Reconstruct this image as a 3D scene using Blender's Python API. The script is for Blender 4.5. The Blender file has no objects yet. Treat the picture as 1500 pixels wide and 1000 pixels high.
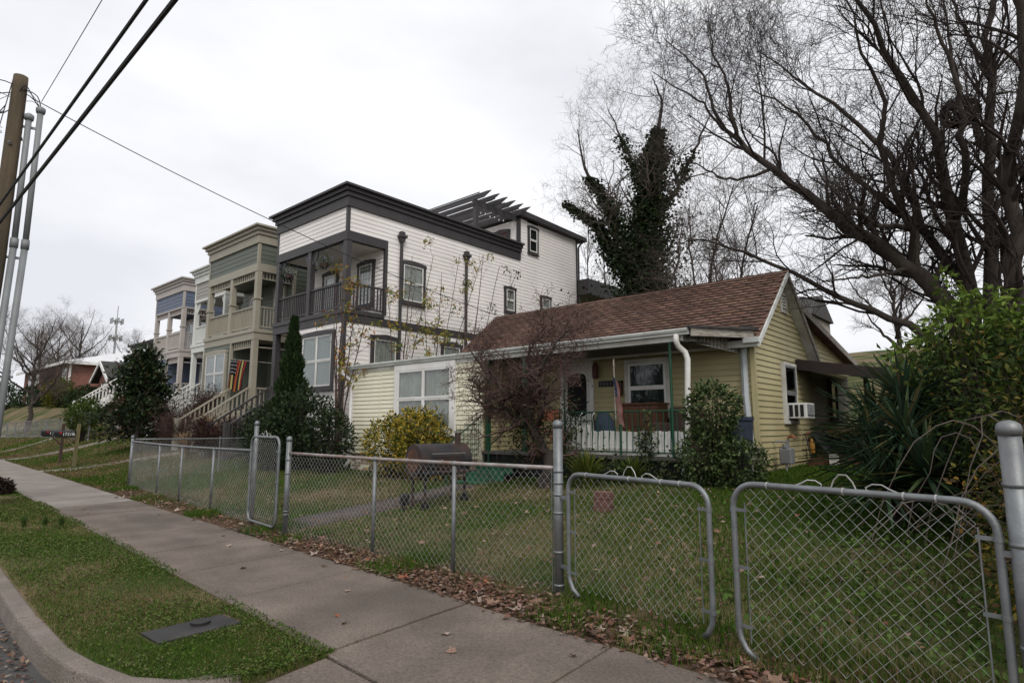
import bpy, math, random
import numpy as np
R=math.radians
random.seed(7); rng=np.random.default_rng(7)
sc=bpy.context.scene
col=sc.collection
# ---------------------------------------------------------------- camera, sky, sun, exposure
cam=bpy.data.cameras.new('camera'); co=bpy.data.objects.new('camera',cam); col.objects.link(co)
cam.sensor_width=36; cam.lens=21.12; cam.clip_start=.05; cam.clip_end=2000
co.location=(0,0,1.6); co.rotation_euler=(R(90+8.02),0,R(41.1)); sc.camera=co
w=bpy.data.worlds.new('World'); sc.world=w; w.use_nodes=True
N=w.node_tree.nodes; LK=w.node_tree.links; N.clear()
wo=N.new('ShaderNodeOutputWorld'); bg=N.new('ShaderNodeBackground'); bg.inputs['Strength'].default_value=.1
sky=N.new('ShaderNodeTexSky'); sky.sky_type='NISHITA'; sky.sun_disc=False; sky.sun_elevation=R(48); sky.sun_rotation=R(124); sky.dust_density=4
tc=N.new('ShaderNodeTexCoord'); mp=N.new('ShaderNodeMapping'); mp.inputs['Scale'].default_value=(1.0,1.0,2.6); mp.inputs['Location'].default_value=(.35,.2,.1)
nz=N.new('ShaderNodeTexNoise'); nz.inputs['Scale'].default_value=1.6; nz.inputs['Detail'].default_value=6; nz.inputs['Roughness'].default_value=.5
rp=N.new('ShaderNodeValToRGB'); rp.color_ramp.elements[0].position=.36; rp.color_ramp.elements[1].position=.62
mx=N.new('ShaderNodeMix'); mx.data_type='RGBA'
mx.inputs['A'].default_value=(7.0,7.1,7.5,1); mx.inputs['B'].default_value=(9.2,9.25,9.45,1)
cover=N.new('ShaderNodeMix'); cover.data_type='RGBA'; cover.inputs['Factor'].default_value=.93
LK.new(tc.outputs['Generated'],mp.inputs['Vector']); LK.new(mp.outputs[0],nz.inputs['Vector']); LK.new(nz.outputs['Fac'],rp.inputs['Fac'])
LK.new(rp.outputs['Color'],mx.inputs['Factor']); LK.new(sky.outputs[0],cover.inputs['A']); LK.new(mx.outputs['Result'],cover.inputs['B'])
LK.new(cover.outputs['Result'],bg.inputs['Color']); LK.new(bg.outputs[0],wo.inputs['Surface'])
sl=bpy.data.lights.new('sun','SUN'); sl.energy=1.5; sl.angle=R(28); sl.color=(1,.96,.9)
so=bpy.data.objects.new('sun',sl); col.objects.link(so); so.rotation_euler=(R(42),0,R(56))
sc.view_settings.view_transform='Standard'; sc.view_settings.look='None'; sc.view_settings.exposure=.28; sc.view_settings.gamma=1
# ---------------------------------------------------------------- helpers
M={}
def mat(name,c,rough=.65,var=.16,scale=2.5,c2=None,s2=.7,amt2=.5,bump=0,bs=40,metal=0,spec=.35,fine=0,stretch=None):
    m=bpy.data.materials.new(name); m.use_nodes=True; nt=m.node_tree; n=nt.nodes; l=nt.links
    b=n['Principled BSDF']; b.inputs['Roughness'].default_value=rough; b.inputs['Metallic'].default_value=metal; b.inputs['Specular IOR Level'].default_value=spec
    g=n.new('ShaderNodeNewGeometry'); pos=g.outputs['Position']
    if stretch:
        mpn=n.new('ShaderNodeMapping'); mpn.inputs['Scale'].default_value=stretch; l.new(pos,mpn.inputs['Vector']); pos=mpn.outputs[0]
    def noise(s,d=4):
        t=n.new('ShaderNodeTexNoise'); t.inputs['Scale'].default_value=s; t.inputs['Detail'].default_value=d; l.new(pos,t.inputs['Vector']); return t.outputs['Fac']
    def ramp(f,a,bq,pa=.3,pb=.7):
        r=n.new('ShaderNodeValToRGB'); r.color_ramp.elements[0].position=pa; r.color_ramp.elements[1].position=pb
        r.color_ramp.elements[0].color=(*a,1); r.color_ramp.elements[1].color=(*bq,1); l.new(f,r.inputs['Fac']); return r.outputs['Color']
    cc=ramp(noise(scale),tuple(max(0,x*(1-var)) for x in c),tuple(min(1,x*(1+var)) for x in c))
    if c2:
        k=n.new('ShaderNodeMix'); k.data_type='RGBA'; f=ramp(noise(s2,6),(0,0,0),(amt2,)*3,.42,.66); l.new(f,k.inputs['Factor']); l.new(cc,k.inputs['A']); k.inputs['B'].default_value=(*c2,1); cc=k.outputs['Result']
    if fine:
        k=n.new('ShaderNodeMix'); k.data_type='RGBA'; k.blend_type='MULTIPLY'; k.inputs['Factor'].default_value=1; l.new(cc,k.inputs['A'])
        l.new(ramp(noise(fine,2),(.72,.72,.72),(1.2,1.2,1.2)),k.inputs['B']); cc=k.outputs['Result']
    l.new(cc,b.inputs['Base Color'])
    if bump:
        bn=n.new('ShaderNodeBump'); bn.inputs['Strength'].default_value=bump; bn.inputs['Distance'].default_value=.02; l.new(noise(bs,5),bn.inputs['Height']); l.new(bn.outputs[0],b.inputs['Normal'])
    M[name]=m; return m
def leafmat(name,rough=.45,trans=.25,spec=.4):
    m=bpy.data.materials.new(name); m.use_nodes=True; n=m.node_tree.nodes; l=m.node_tree.links
    b=n['Principled BSDF']; b.inputs['Roughness'].default_value=rough; b.inputs['Specular IOR Level'].default_value=spec
    a=n.new('ShaderNodeAttribute'); a.attribute_name='Col'; l.new(a.outputs['Color'],b.inputs['Base Color'])
    t=n.new('ShaderNodeBsdfTranslucent'); l.new(a.outputs['Color'],t.inputs['Color']); k=n.new('ShaderNodeMixShader'); k.inputs[0].default_value=trans
    l.new(b.outputs[0],k.inputs[1]); l.new(t.outputs[0],k.inputs[2]); l.new(k.outputs[0],n['Material Output'].inputs['Surface']); M[name]=m
def glassmat(name,tint=(.9,.93,.92)):
    m=bpy.data.materials.new(name); m.use_nodes=True; n=m.node_tree.nodes; l=m.node_tree.links; n.remove(n['Principled BSDF'])
    t=n.new('ShaderNodeBsdfTransparent'); t.inputs[0].default_value=(*tint,1); g=n.new('ShaderNodeBsdfGlossy'); g.inputs['Roughness'].default_value=.03
    f=n.new('ShaderNodeLayerWeight'); f.inputs[0].default_value=.5; p=n.new('ShaderNodeMath'); p.operation='POWER'; p.inputs[1].default_value=3.5; l.new(f.outputs['Facing'],p.inputs[0]); a=n.new('ShaderNodeMath'); a.operation='MULTIPLY_ADD'; a.inputs[1].default_value=.6; a.inputs[2].default_value=.05; l.new(p.outputs[0],a.inputs[0]); k=n.new('ShaderNodeMixShader')
    l.new(a.outputs[0],k.inputs[0]); l.new(t.outputs[0],k.inputs[1]); l.new(g.outputs[0],k.inputs[2]); l.new(k.outputs[0],n['Material Output'].inputs['Surface']); M[name]=m
leafmat('leaf',.65,.22,.1); leafmat('leaf_gloss',.5,.12,.16); leafmat('dry_leaf',.75,.15,.2); leafmat('grass_blade',.75,.3,.06); leafmat('print',.85,.2,.2)
glassmat('glass'); glassmat('glass_dark',(.55,.6,.6))
mat('soil',(.075,.055,.035),.95,.35,1.4,(.05,.065,.02),.8,.75,.6,30,fine=60)
mat('asphalt',(.07,.068,.066),.9,.18,3,(.1,.095,.09),.5,.5,.5,90,fine=160)
mat('concrete_old',(.162,.132,.11),.92,.25,1.6,(.095,.076,.062),.9,.8,.9,55,fine=48)
mat('concrete_new',(.23,.205,.18),.9,.14,1.5,(.16,.135,.115),.9,.6,.3,70,fine=75)
mat('kerb_conc',(.2,.165,.145),.92,.2,2.5,(.12,.11,.08),1.6,.6,.8,60,fine=90)
mat('path_conc',(.078,.066,.06),.92,.2,2,(.08,.06,.045),1.5,.6,.5,60,fine=90)
mat('yellow',(.42,.37,.205),.6,.07,1.2,(.31,.26,.14),.9,.55,.05,60,stretch=(1,1,.5))
mat('cream',(.74,.71,.56),.6,.05,1.2,(.55,.5,.33),.8,.3,.05,60,stretch=(1,1,.5))
mat('white_paint',(.72,.71,.69),.55,.05,2,(.5,.46,.4),1.4,.35)
mat('old_white',(.62,.62,.58),.6,.1,3,(.33,.29,.23),2.2,.6)
mat('weathered',(.34,.31,.27),.85,.2,9,(.12,.1,.08),6,.7,.3,50,stretch=(1,1,4))
mat('gutter_metal',(.60,.62,.60),.45,.08,3,(.35,.34,.3),2,.5)
mat('downspout',(.42,.45,.46),.5,.1,3,(.25,.24,.22),2,.5)
mat('shingle',(.165,.098,.075),.95,.3,5,(.09,.055,.042),.7,.7,.4,120,fine=40)
mat('shingle_dark',(.05,.048,.046),.95,.3,5,None,.7,.7,.4,120)
mat('brick',(.26,.09,.06),.9,.3,6,(.16,.06,.045),1.2,.6,.3,60)
mat('brick_pale',(.3,.22,.17),.9,.2,5,(.2,.15,.12),1.5,.5,.3,60)
mat('mortar',(.34,.31,.28),.95,.1,3)
mat('green_paint',(.006,.06,.028),.5,.2,3,(.01,.05,.025),1.5,.5)
mat('green_step',(.016,.12,.06),.6,.2,2,(.05,.08,.05),2.5,.6,.2,50)
mat('hw_siding',(.80,.765,.74),.55,.04,.8,(.62,.58,.55),.5,.35,.04,60)
mat('hw_trim',(.044,.040,.042),.5,.15,2)
mat('gg_siding',(.105,.118,.098),.55,.06,.8,None)
mat('gg_trim',(.31,.285,.225),.55,.06,1.5,None)
mat('pale_siding',(.30,.28,.25),.55,.06,.8,None)
mat('pale_trim',(.6,.61,.58),.55,.06,1.5,None)
mat('blue_siding',(.105,.13,.19),.55,.06,.8,None)
mat('blue_trim',(.42,.38,.35),.55,.06,1.5,None)
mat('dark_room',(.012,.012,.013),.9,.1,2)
mat('door_white',(.6,.6,.58),.5,.05,3)
mat('door_brown',(.09,.03,.025),.5,.1,3)
mat('blind',(.42,.44,.45),.7,.06,3)
mat('curtain',(.34,.33,.31),.9,.2,3,(.2,.19,.18),2,.5)
mat('galv',(.2,.212,.218),.55,.2,9,(.2,.2,.2),5,.5,.1,60,metal=.7)
mat('galv_rust',(.33,.31,.30),.5,.2,9,(.22,.12,.08),4,.7,.1,60,metal=.4)
mat('wire',(.42,.42,.415),.5,.2,9,(.28,.25,.22),3,.5,metal=.35)
mat('pole_wood',(.105,.078,.05),.92,.3,3,(.06,.05,.035),2,.6,.6,30,stretch=(3,3,.25))
mat('conduit',(.2,.21,.215),.5,.1,3,None)
mat('cable',(.012,.012,.013),.6,.1,3)
mat('bark',(.042,.033,.028),.95,.3,5,(.085,.072,.06),2,.6,.8,25,stretch=(2,2,.5))
mat('twig',(.034,.025,.022),.95,.25,3)
mat('twig_red',(.085,.05,.042),.95,.3,6)
mat('twig_grey',(.10,.08,.07),.95,.25,3)
mat('grill_black',(.02,.02,.023),.6,.25,4,(.13,.05,.02),2.2,.3,.2,60)
mat('grill_rust',(.11,.05,.028),.85,.35,6,(.03,.025,.025),3,.8,.3,60)
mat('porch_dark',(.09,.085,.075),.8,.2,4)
mat('black_plastic',(.012,.012,.013),.45,.2,4)
mat('post_wood',(.15,.13,.06),.9,.25,4,(.09,.075,.04),3,.6,.4,40,stretch=(3,3,.3))
mat('post_dark',(.06,.038,.028),.9,.25,4,None,stretch=(3,3,.3))
mat('white_digit',(.7,.7,.7),.6,.02,3)
mat('red_flag',(.35,.01,.015),.5,.1,3)
mat('brown_wood',(.09,.038,.02),.6,.25,8,(.04,.02,.012),3,.6,stretch=(3,3,.4))
mat('rust_chair',(.30,.10,.05),.6,.2,4)
mat('chrome',(.5,.5,.5),.25,.1,4,metal=1)
mat('grey_metal',(.2,.205,.21),.5,.15,4,(.1,.1,.1),3,.5)
mat('ac_white',(.66,.66,.64),.5,.06,4)
mat('terracotta',(.12,.058,.045),.85,.2,8)
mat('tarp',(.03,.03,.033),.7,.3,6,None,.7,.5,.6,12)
mat('yellow_jug',(.32,.16,.03),.5,.2,6)
mat('metal_roof',(.62,.62,.63),.4,.05,2,None,metal=.2)
mat('rusty_roof',(.028,.02,.018),.7,.25,3,None)
mat('meter_lid',(.018,.016,.016),.6,.2,6,(.05,.045,.04),3,.5)
mat('wood_floor',(.11,.1,.09),.85,.2,6)
mat('tower',(.3,.31,.32),.6,.1,3)
mat('cloth_blue',(.025,.035,.055),.9,.2,6)
mat('flower_blue',(.35,.38,.5),.8,.3,30)
OFF={}
class MB:
    def __init__(s): s.v=[]; s.f=[]
    def quad(s,a,b,c,d): i=len(s.v); s.v+=[a,b,c,d]; s.f.append((i,i+1,i+2,i+3)); return s
    def hexa(s,p):
        i=len(s.v); s.v+=list(p)
        s.f+=[tuple(i+k for k in q) for q in ((0,3,2,1),(4,5,6,7),(0,1,5,4),(1,2,6,5),(2,3,7,6),(3,0,4,7))]; return s
    def box(s,x0,y0,z0,x1,y1,z1):
        x0,x1=min(x0,x1),max(x0,x1); y0,y1=min(y0,y1),max(y0,y1); z0,z1=min(z0,z1),max(z0,z1)
        return s.hexa([(x0,y0,z0),(x1,y0,z0),(x1,y1,z0),(x0,y1,z0),(x0,y0,z1),(x1,y0,z1),(x1,y1,z1),(x0,y1,z1)])
    def prism(s,poly,ev):
        n=len(poly); i=len(s.v); e=np.array(ev); s.v+=[tuple(p) for p in poly]+[tuple(np.array(p)+e) for p in poly]
        s.f.append(tuple(i+k for k in range(n))[::-1]); s.f.append(tuple(i+n+k for k in range(n)))
        for k in range(n): s.f.append((i+k,i+(k+1)%n,i+n+(k+1)%n,i+n+k))
        return s
    def tube(s,pts,r,n=8,cap=True):
        P=np.array(pts,float); K=len(P); rr=np.full(K,r) if np.isscalar(r) else np.array(r,float)
        T=np.gradient(P,axis=0); T/=np.linalg.norm(T,axis=1)[:,None]+1e-9
        a=np.array([0,0,1.]) if abs(T[0][2])<.9 else np.array([1.,0,0]); i0=len(s.v)
        u=np.cross(T[0],a); u/=np.linalg.norm(u)
        for k in range(K):
            u=u-T[k]*(u@T[k]); u/=np.linalg.norm(u)+1e-9; w_=np.cross(T[k],u)
            for j in range(n):
                t=2*math.pi*j/n; q=P[k]+rr[k]*(math.cos(t)*u+math.sin(t)*w_); s.v.append(tuple(q))
        for k in range(K-1):
            for j in range(n): a_=i0+k*n; s.f.append((a_+j,a_+(j+1)%n,a_+n+(j+1)%n,a_+n+j))
        if cap: s.f.append(tuple(i0+j for j in range(n))[::-1]); s.f.append(tuple(i0+(K-1)*n+j for j in range(n)))
        return s
    def bar(s,a,b,r,n=8): return s.tube([a,b],r,n)
    def beam(s,a,b,wd,ht):
        a=np.array(a,float); b=np.array(b,float); t=b-a; t/=np.linalg.norm(t); sd=np.cross(t,(0,0,1.))
        if np.linalg.norm(sd)<1e-3: sd=np.array([1.,0,0])
        sd/=np.linalg.norm(sd); up=np.cross(sd,t); sd*=wd/2; up*=ht/2
        return s.hexa([tuple(q) for q in (a-sd-up,a+sd-up,b+sd-up,b-sd-up,a-sd+up,a+sd+up,b+sd+up,b-sd+up)])
    def build(s,name,m,parent=None,smooth=False,bevel=0,**k):
        me=bpy.data.meshes.new(name); o_=OFF.get(parent.name,(0,0,0)) if parent else (0,0,0)
        me.from_pydata([(a-o_[0],b-o_[1],c-o_[2]) for a,b,c in s.v],[],s.f)
        me.materials.append(M[m] if isinstance(m,str) else m)
        if smooth: me.shade_smooth() if hasattr(me,'shade_smooth') else None
        return link(name,me,parent,bevel,**k)
def link(name,me,parent=None,bevel=0,label=None,cat=None,group=None,kind=None):
    o=bpy.data.objects.new(name,me); col.objects.link(o)
    if parent: o.parent=parent; OFF[o.name]=OFF.get(parent.name,(0,0,0))
    if bevel:
        b=o.modifiers.new('b','BEVEL'); b.width=bevel; b.segments=2; b.limit_method='ANGLE'
    return tag(o,label,cat,group,kind)
def tag(o,label=None,cat=None,group=None,kind=None):
    if label: o['label']=label
    if cat: o['category']=cat
    if group: o['group']=group
    if kind: o['kind']=kind
    return o
def thing(name,label,cat,loc,group=None):
    o=bpy.data.objects.new(name,None); col.objects.link(o); o.location=loc; o.empty_display_size=.1; OFF[o.name]=tuple(loc)
    return tag(o,label,cat,group)
def npmesh(name,V,F,m,parent=None,colr=None,smooth=False,**k):
    """V (n,3), F (m,3|4) -> one mesh object, optional per-vertex colour"""
    o_=np.array(OFF.get(parent.name,(0,0,0))) if parent else np.zeros(3)
    me=bpy.data.meshes.new(name); V=np.asarray(V,float)-o_; F=np.asarray(F,np.int32); k_=F.shape[1]
    me.vertices.add(len(V)); me.vertices.foreach_set('co',V.astype(np.float32).ravel())
    me.loops.add(F.size); me.loops.foreach_set('vertex_index',F.ravel())
    me.polygons.add(len(F)); me.polygons.foreach_set('loop_start',np.arange(0,F.size,k_,dtype=np.int32))
    if smooth: me.polygons.foreach_set('use_smooth',np.ones(len(F),bool))
    if colr is not None:
        a=me.color_attributes.new('Col','FLOAT_COLOR','POINT'); c=np.ones((len(V),4),np.float32); c[:,:3]=colr; a.data.foreach_set('color',c.ravel())
    me.update(calc_edges=True); me.materials.append(M[m] if isinstance(m,str) else m)
    return link(name,me,parent,**k)
def tubes_np(P,Rr,n=4):
    """batch of polylines P (N,K,3), radii (N,K) -> V,F (quads)"""
    P=np.asarray(P,float); N_,K,_=P.shape; T=np.gradient(P,axis=1); T/=np.linalg.norm(T,axis=2,keepdims=True)+1e-9
    a=np.where(np.abs(T[...,2:3])<.8,np.array([0,0,1.]),np.array([1.,0,0])); u=np.cross(T,a); u/=np.linalg.norm(u,axis=2,keepdims=True)+1e-9; w_=np.cross(T,u)
    t=np.arange(n)*2*math.pi/n
    V=P[:,:,None,:]+Rr[:,:,None,None]*(np.cos(t)[None,None,:,None]*u[:,:,None,:]+np.sin(t)[None,None,:,None]*w_[:,:,None,:])
    idx=np.arange(N_*K*n).reshape(N_,K,n); A=idx[:,:-1]; B=idx[:,1:]
    F=np.stack([A,np.roll(A,-1,2),np.roll(B,-1,2),B],-1).reshape(-1,4)
    return V.reshape(-1,3),F
def joinVF(L):
    Vs=[];Fs=[];o=0
    for V,F in L: Vs.append(V); Fs.append(F+o); o+=len(V)
    return np.concatenate(Vs),np.concatenate(Fs)
def unit(a): return a/(np.linalg.norm(a,axis=-1,keepdims=True)+1e-9)
def leaves_np(P,size,ratio=.5,up=.3,droop=0,dirs=None):
    """diamond leaves with a fold along the rib; -> V (4n,3), F (2n,3)"""
    n=len(P); d=unit(rng.normal(size=(n,3))) if dirs is None else unit(dirs)
    d[:,2]-=droop; d=unit(d); nn=unit(rng.normal(size=(n,3))+np.array([0,0,up*3])); s=unit(np.cross(d,nn)); nn=np.cross(s,d)
    L=np.asarray(size)*rng.uniform(.7,1.3,n); L=L[:,None]; Wd=L*ratio*.5
    a=P; t=P+d*L; l_=P+d*L*.45+s*Wd+nn*L*.1; r_=P+d*L*.45-s*Wd+nn*L*.1
    V=np.stack([a,r_,t,l_],1).reshape(-1,3); i=np.arange(n)[:,None]*4
    return V,np.concatenate([i+np.array([[0,1,2]]),i+np.array([[0,2,3]])],0)
def pal(n,cols,w_=None,jit=.2):
    c=np.array(cols)[rng.choice(len(cols),n,p=w_)]; return np.clip(c*rng.uniform(1-jit,1+jit,(n,1))*rng.uniform(.92,1.08,(n,3)),0,1)
def grow(P,Rr,M_,lo,hi,r0,spread=.8,up=.25,K=5,curl=.18,t0=.15,t1=1.,pw=None,droop=0):
    """children polylines from parents P (N,K,3); r0: share of the parent's radius"""
    N_,Kp,_=P.shape; ln=np.linalg.norm(np.diff(P,axis=1),axis=2).sum(1); pr=ln/ln.sum() if pw is None else pw/pw.sum()
    i=rng.choice(N_,M_,p=pr); t=rng.uniform(t0,t1,M_); f=t*(Kp-1); k=np.minimum(f.astype(int),Kp-2); fr=(f-k)[:,None]
    base=P[i,k]*(1-fr)+P[i,k+1]*fr; tan=unit(P[i,k+1]-P[i,k]); rad=Rr[i,k]*(1-fr[:,0])+Rr[i,k+1]*fr[:,0]
    rnd=rng.normal(size=(M_,3)); rnd-=tan*(rnd*tan).sum(1,keepdims=True); rnd=unit(rnd)
    d=unit(tan*(1-spread*.45)+rnd*spread+np.array([0,0,up])); L=rng.uniform(lo,hi,M_)*(1.15-.5*t)
    pts=[base]; cur=base
    for j in range(1,K):
        d=unit(d+rng.normal(size=(M_,3))*curl+np.array([0,0,up*.25-droop])); cur=cur+d*(L/(K-1))[:,None]; pts.append(cur)
    ra=np.minimum(np.maximum(rad*r0,.0046),.06); q=np.linspace(1,.35,K)
    return np.stack(pts,1),ra[:,None]*q[None]
def resample(pts,K):
    P=np.array(pts,float); s=np.r_[0,np.cumsum(np.linalg.norm(np.diff(P,axis=0),axis=1))]; t=np.linspace(0,s[-1],K)
    return np.stack([np.interp(t,s,P[:,j]) for j in range(3)],1)
def dup(root,loc,rz=0,label=None):
    r=root.copy(); col.objects.link(r); r.location=loc; r.rotation_euler=(0,0,rz)
    if label: r['label']=label
    for c in root.children:
        d=c.copy(); col.objects.link(d); d.parent=r
        for g in c.children: e=g.copy(); col.objects.link(e); e.parent=d
    return r
# facade frames: f(u,n,z); 'y' faces the street (-Y), 'x' faces +X
def FR(ax,val):
    return (lambda u,n,z:(u,val-n,z)) if ax=='y' else (lambda u,n,z:(val+n,u,z))
def fbox(mb,f,u0,u1,n0,n1,z0,z1):
    a=f(u0,n0,z0); b=f(u1,n1,z1); return mb.box(*a,*b)
BOARDMESH={}
def siding(parent,ax,val,u0,u1,z0,z1,e,m,holes=(),lim=None,name='siding_board',t=.032):
    """one lapped board per course and interval; lim(z)->(umin,umax) clips a gable"""
    f=FR(ax,val); z=z0
    while z<z1-.02:
        zt=min(z+e,z1); a0,a1=(u0,u1); b0,b1=(u0,u1)
        if lim:
            l0,l1=lim(z); m0,m1=lim(zt); a0,a1=max(a0,l0),min(a1,l1); b0,b1=max(b0,m0),min(b1,m1)
            if b1<b0: b0=b1=(b0+b1)/2
        if a1-a0>.05:
            iv=[(a0,a1)]
            for h in holes:
                if min(zt,h[3])-max(z,h[2])>.3*(zt-z):
                    nv=[]
                    for p,q in iv:
                        if h[0]>p+.02: nv.append((p,min(q,h[0])))
                        if h[1]<q-.02: nv.append((max(p,h[1]),q))
                    iv=[x for x in nv if x[1]-x[0]>.03]
            for p,q in iv:
                p2=b0 if p==a0 else p; q2=b1 if q==a1 else q; zz=zt+.012
                mb=MB().hexa([f(p,0,z),f(q,0,z),f(q,t,z),f(p,t,z),f(p2,0,zz),f(q2,0,zz),f(q2,.008,zz),f(p2,.008,zz)])
                if ax=='y' : mb.f=[x[::1] for x in mb.f]
                mb.build(name,m,parent)
        z=zt
def window(parent,ax,val,u0,u1,z0,z1,trim,sash,tw=.1,cols=1,rows=2,back='curtain',peak=0,name='window',glass='glass',sill=True,sw=.045):
    """u0..z1 is the glazed opening with its sash; the trim lies outside it"""
    f=FR(ax,val); mb=MB(); q3=.035
    fbox(mb,f,u0-tw,u0,.0,.08,z0-tw,z1); fbox(mb,f,u1,u1+tw,.0,.08,z0-tw,z1); fbox(mb,f,u0,u1,.0,.08,z0-tw,z0-.001)
    if peak:
        um=(u0+u1)/2; a=[f(u0-tw-.03,.0,z1+.001),f(u1+tw+.03,.0,z1+.001),f(u1+tw+.03,.0,z1+tw),f(um,.0,z1+tw+peak),f(u0-tw-.03,.0,z1+tw)]
        ev=np.array(f(0,.095,0))-np.array(f(0,0,0)); mb.prism(a,ev)
    else: fbox(mb,f,u0-tw,u1+tw,.0,.085,z1+.001,z1+tw)
    wn=mb.build(name,trim,parent)
    if sill: fbox(MB(),f,u0-tw-.03,u1+tw+.03,.0,.11,z0-tw-.04,z0-tw-.002).build('sill',trim,wn)
    mb=MB(); zz=np.linspace(z0,z1,rows+1); uu=np.linspace(u0,u1,cols+1)
    for r_ in range(rows):
        n0=q3+.004+.010*r_
        for c in range(cols):
            a,b,c0,d0=uu[c],uu[c+1],zz[r_],zz[r_+1]
            fbox(mb,f,a,a+sw,n0,n0+.03,c0,d0); fbox(mb,f,b-sw,b,n0,n0+.03,c0,d0); fbox(mb,f,a+sw,b-sw,n0,n0+.03,c0,c0+sw); fbox(mb,f,a+sw,b-sw,n0,n0+.03,d0-sw,d0)
            fbox(MB(),f,a+sw,b-sw,n0+.012,n0+.016,c0+sw,d0-sw).build('pane',glass,wn)
    mb.build('sash',sash,wn)
    if back=='blind':
        z=z0+.02
        while z<z1-.02: MB().hexa([f(u0+.02,.008,z),f(u1-.02,.008,z),f(u1-.02,.012,z),f(u0+.02,.012,z),f(u0+.02,.022,z+.05),f(u1-.02,.022,z+.05),f(u1-.02,.026,z+.05),f(u0+.02,.026,z+.05)]).build('blind_slat','blind',wn); z+=.06
    elif back=='curtain':
        nf=int((u1-u0)/.025); mb=MB(); c0=random.uniform(0,9)
        for i in range(nf+1):
            u=u0+.005+(u1-u0-.01)*i/nf; n_=.016+.012*math.sin(i*1.15+1.7*math.sin(i*.31+c0)); mb.v+=[f(u,n_,z0+.005),f(u,n_*.9,z1-.005)]
            if i: mb.f.append((2*i-2,2*i,2*i+1,2*i-1))
        mb.build('curtain','curtain',wn)
    elif back: fbox(MB(),f,u0+.005,u1-.005,-.004,.003,z0+.005,z1-.005).build('curtain' if back=='curtain' else 'room_behind',back if back in M else 'dark_room',wn)
    return wn
def railing(parent,a,b,h,m,nb,post=0,name='railing',bt=.04):
    """hand rail, bottom rail and balusters between points a and b (may climb)"""
    a=np.array(a,float); b=np.array(b,float); U=np.array([0,0,1.])
    rl=MB().beam(a+U*h,b+U*h,.09,.06).beam(a+U*.12,b+U*.12,.05,.06).build(name,m,parent)
    me=None
    for i in range(nb):
        p=a+(b-a)*(i+.5)/nb
        if me is None:
            q=MB().box(-bt/2,-bt/2,.14,bt/2,bt/2,h-.02); bm=bpy.data.meshes.new('baluster'); bm.from_pydata(q.v,[],q.f); bm.materials.append(M[m]); me=bm
        o=link('baluster',me,rl); o.location=p-np.array(OFF[rl.name])
    return rl
# ---------------------------------------------------------------- terrain
KX=.058
def vy(v,x): return v-KX*x
HX=[-160,-90,-60,-44,-35,-28,-24,-19,-15.7,-10,-4.2,0,10,60]; HZ=[5.5,4.2,2.9,2.15,1.5,1.05,.92,.6,.35,.42,.66,.8,1,1.4]
def tz(x,y):
    x=np.asarray(x,float); y=np.asarray(y,float); v=y+KX*x; t=np.clip((v-4.2)/6.4,0,1); s=.5*t+.5*t*t*(3-2*t)
    z=np.interp(x,HX,HZ)*s+.185*np.clip(y-20.5,0,45)*np.clip((x+70)/30,0.15,1)
    return z+.015*np.sin(x*1.7+y)*np.clip(v-4.5,0,1)
def tzf(x,y): return float(tz(x,y))
# ---------------------------------------------------------------- setting
xs=np.unique(np.r_[-420,-300,-220,-160,np.arange(-130,-50,5.),np.arange(-50,-20,1.),np.arange(-20,6,.4),-3.955,-3.945,np.arange(-6.5,-4,.1),np.arange(6,30,3.),40,60,100,160])
vs=np.unique(np.r_[-260,-120,-60,-20,-8.2,-8.19,.97,.98,np.arange(1.05,2.3,.07),2.32,3.8,4.0,np.arange(4.2,14,.4),np.arange(14,30,1.5),np.arange(30,70,5),90,130,200,320])
X,Vv=np.meshgrid(xs,vs); Y=Vv-KX*X; Z=tz(X,Y); Z=np.where((Vv<.975)&(Vv>-8.195),-.35,Z); Z=np.where((X>-6.3)&(Vv<3)&(Vv>.9)&(Y<np.interp(X,[-6.3,-5.5,-4.95,-4.5,-4.15,-3.98],[1.30,1.29,1.33,1.43,1.66,2.0])),-.35,Z); Z=np.where((X>-3.95)&(Vv<2.25)&(Vv>-8.195),-.35,Z)
nv,nx=X.shape; idx=np.arange(nv*nx).reshape(nv,nx)
F=np.stack([idx[:-1,:-1],idx[:-1,1:],idx[1:,1:],idx[1:,:-1]],-1).reshape(-1,4)
# lawn colours: turf / straw / bare earth, plus a band of mulch along the fence
m=bpy.data.materials.new('lawn'); m.use_nodes=True; n=m.node_tree.nodes; l=m.node_tree.links; b=n['Principled BSDF']; b.inputs['Roughness'].default_value=.95; b.inputs['Specular IOR Level'].default_value=.1
g=n.new('ShaderNodeNewGeometry')
def nzf(s,d=5):
    t=n.new('ShaderNodeTexNoise'); t.inputs['Scale'].default_value=s; t.inputs['Detail'].default_value=d; l.new(g.outputs['Position'],t.inputs['Vector']); return t.outputs['Fac']
def rmp(f,p0,p1,c0,c1):
    r=n.new('ShaderNodeValToRGB'); r.color_ramp.elements[0].position=p0; r.color_ramp.elements[1].position=p1; r.color_ramp.elements[0].color=(*c0,1); r.color_ramp.elements[1].color=(*c1,1); l.new(f,r.inputs['Fac']); return r.outputs['Color']
def mixc(f,a,bb):
    k=n.new('ShaderNodeMix'); k.data_type='RGBA'; l.new(f,k.inputs['Factor']); l.new(a,k.inputs['A']); l.new(bb,k.inputs['B']); return k.outputs['Result']
c1=rmp(nzf(25),.3,.7,(.03,.046,.012),(.06,.08,.022)); c2=rmp(nzf(20),.3,.7,(.11,.08,.045),(.19,.145,.085))
sp=n.new('ShaderNodeSeparateXYZ'); l.new(g.outputs['Position'],sp.inputs[0])
c3=mixc(rmp(nzf(.55),.40,.6,(0,0,0),(1,1,1)),c1,c2)
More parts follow.
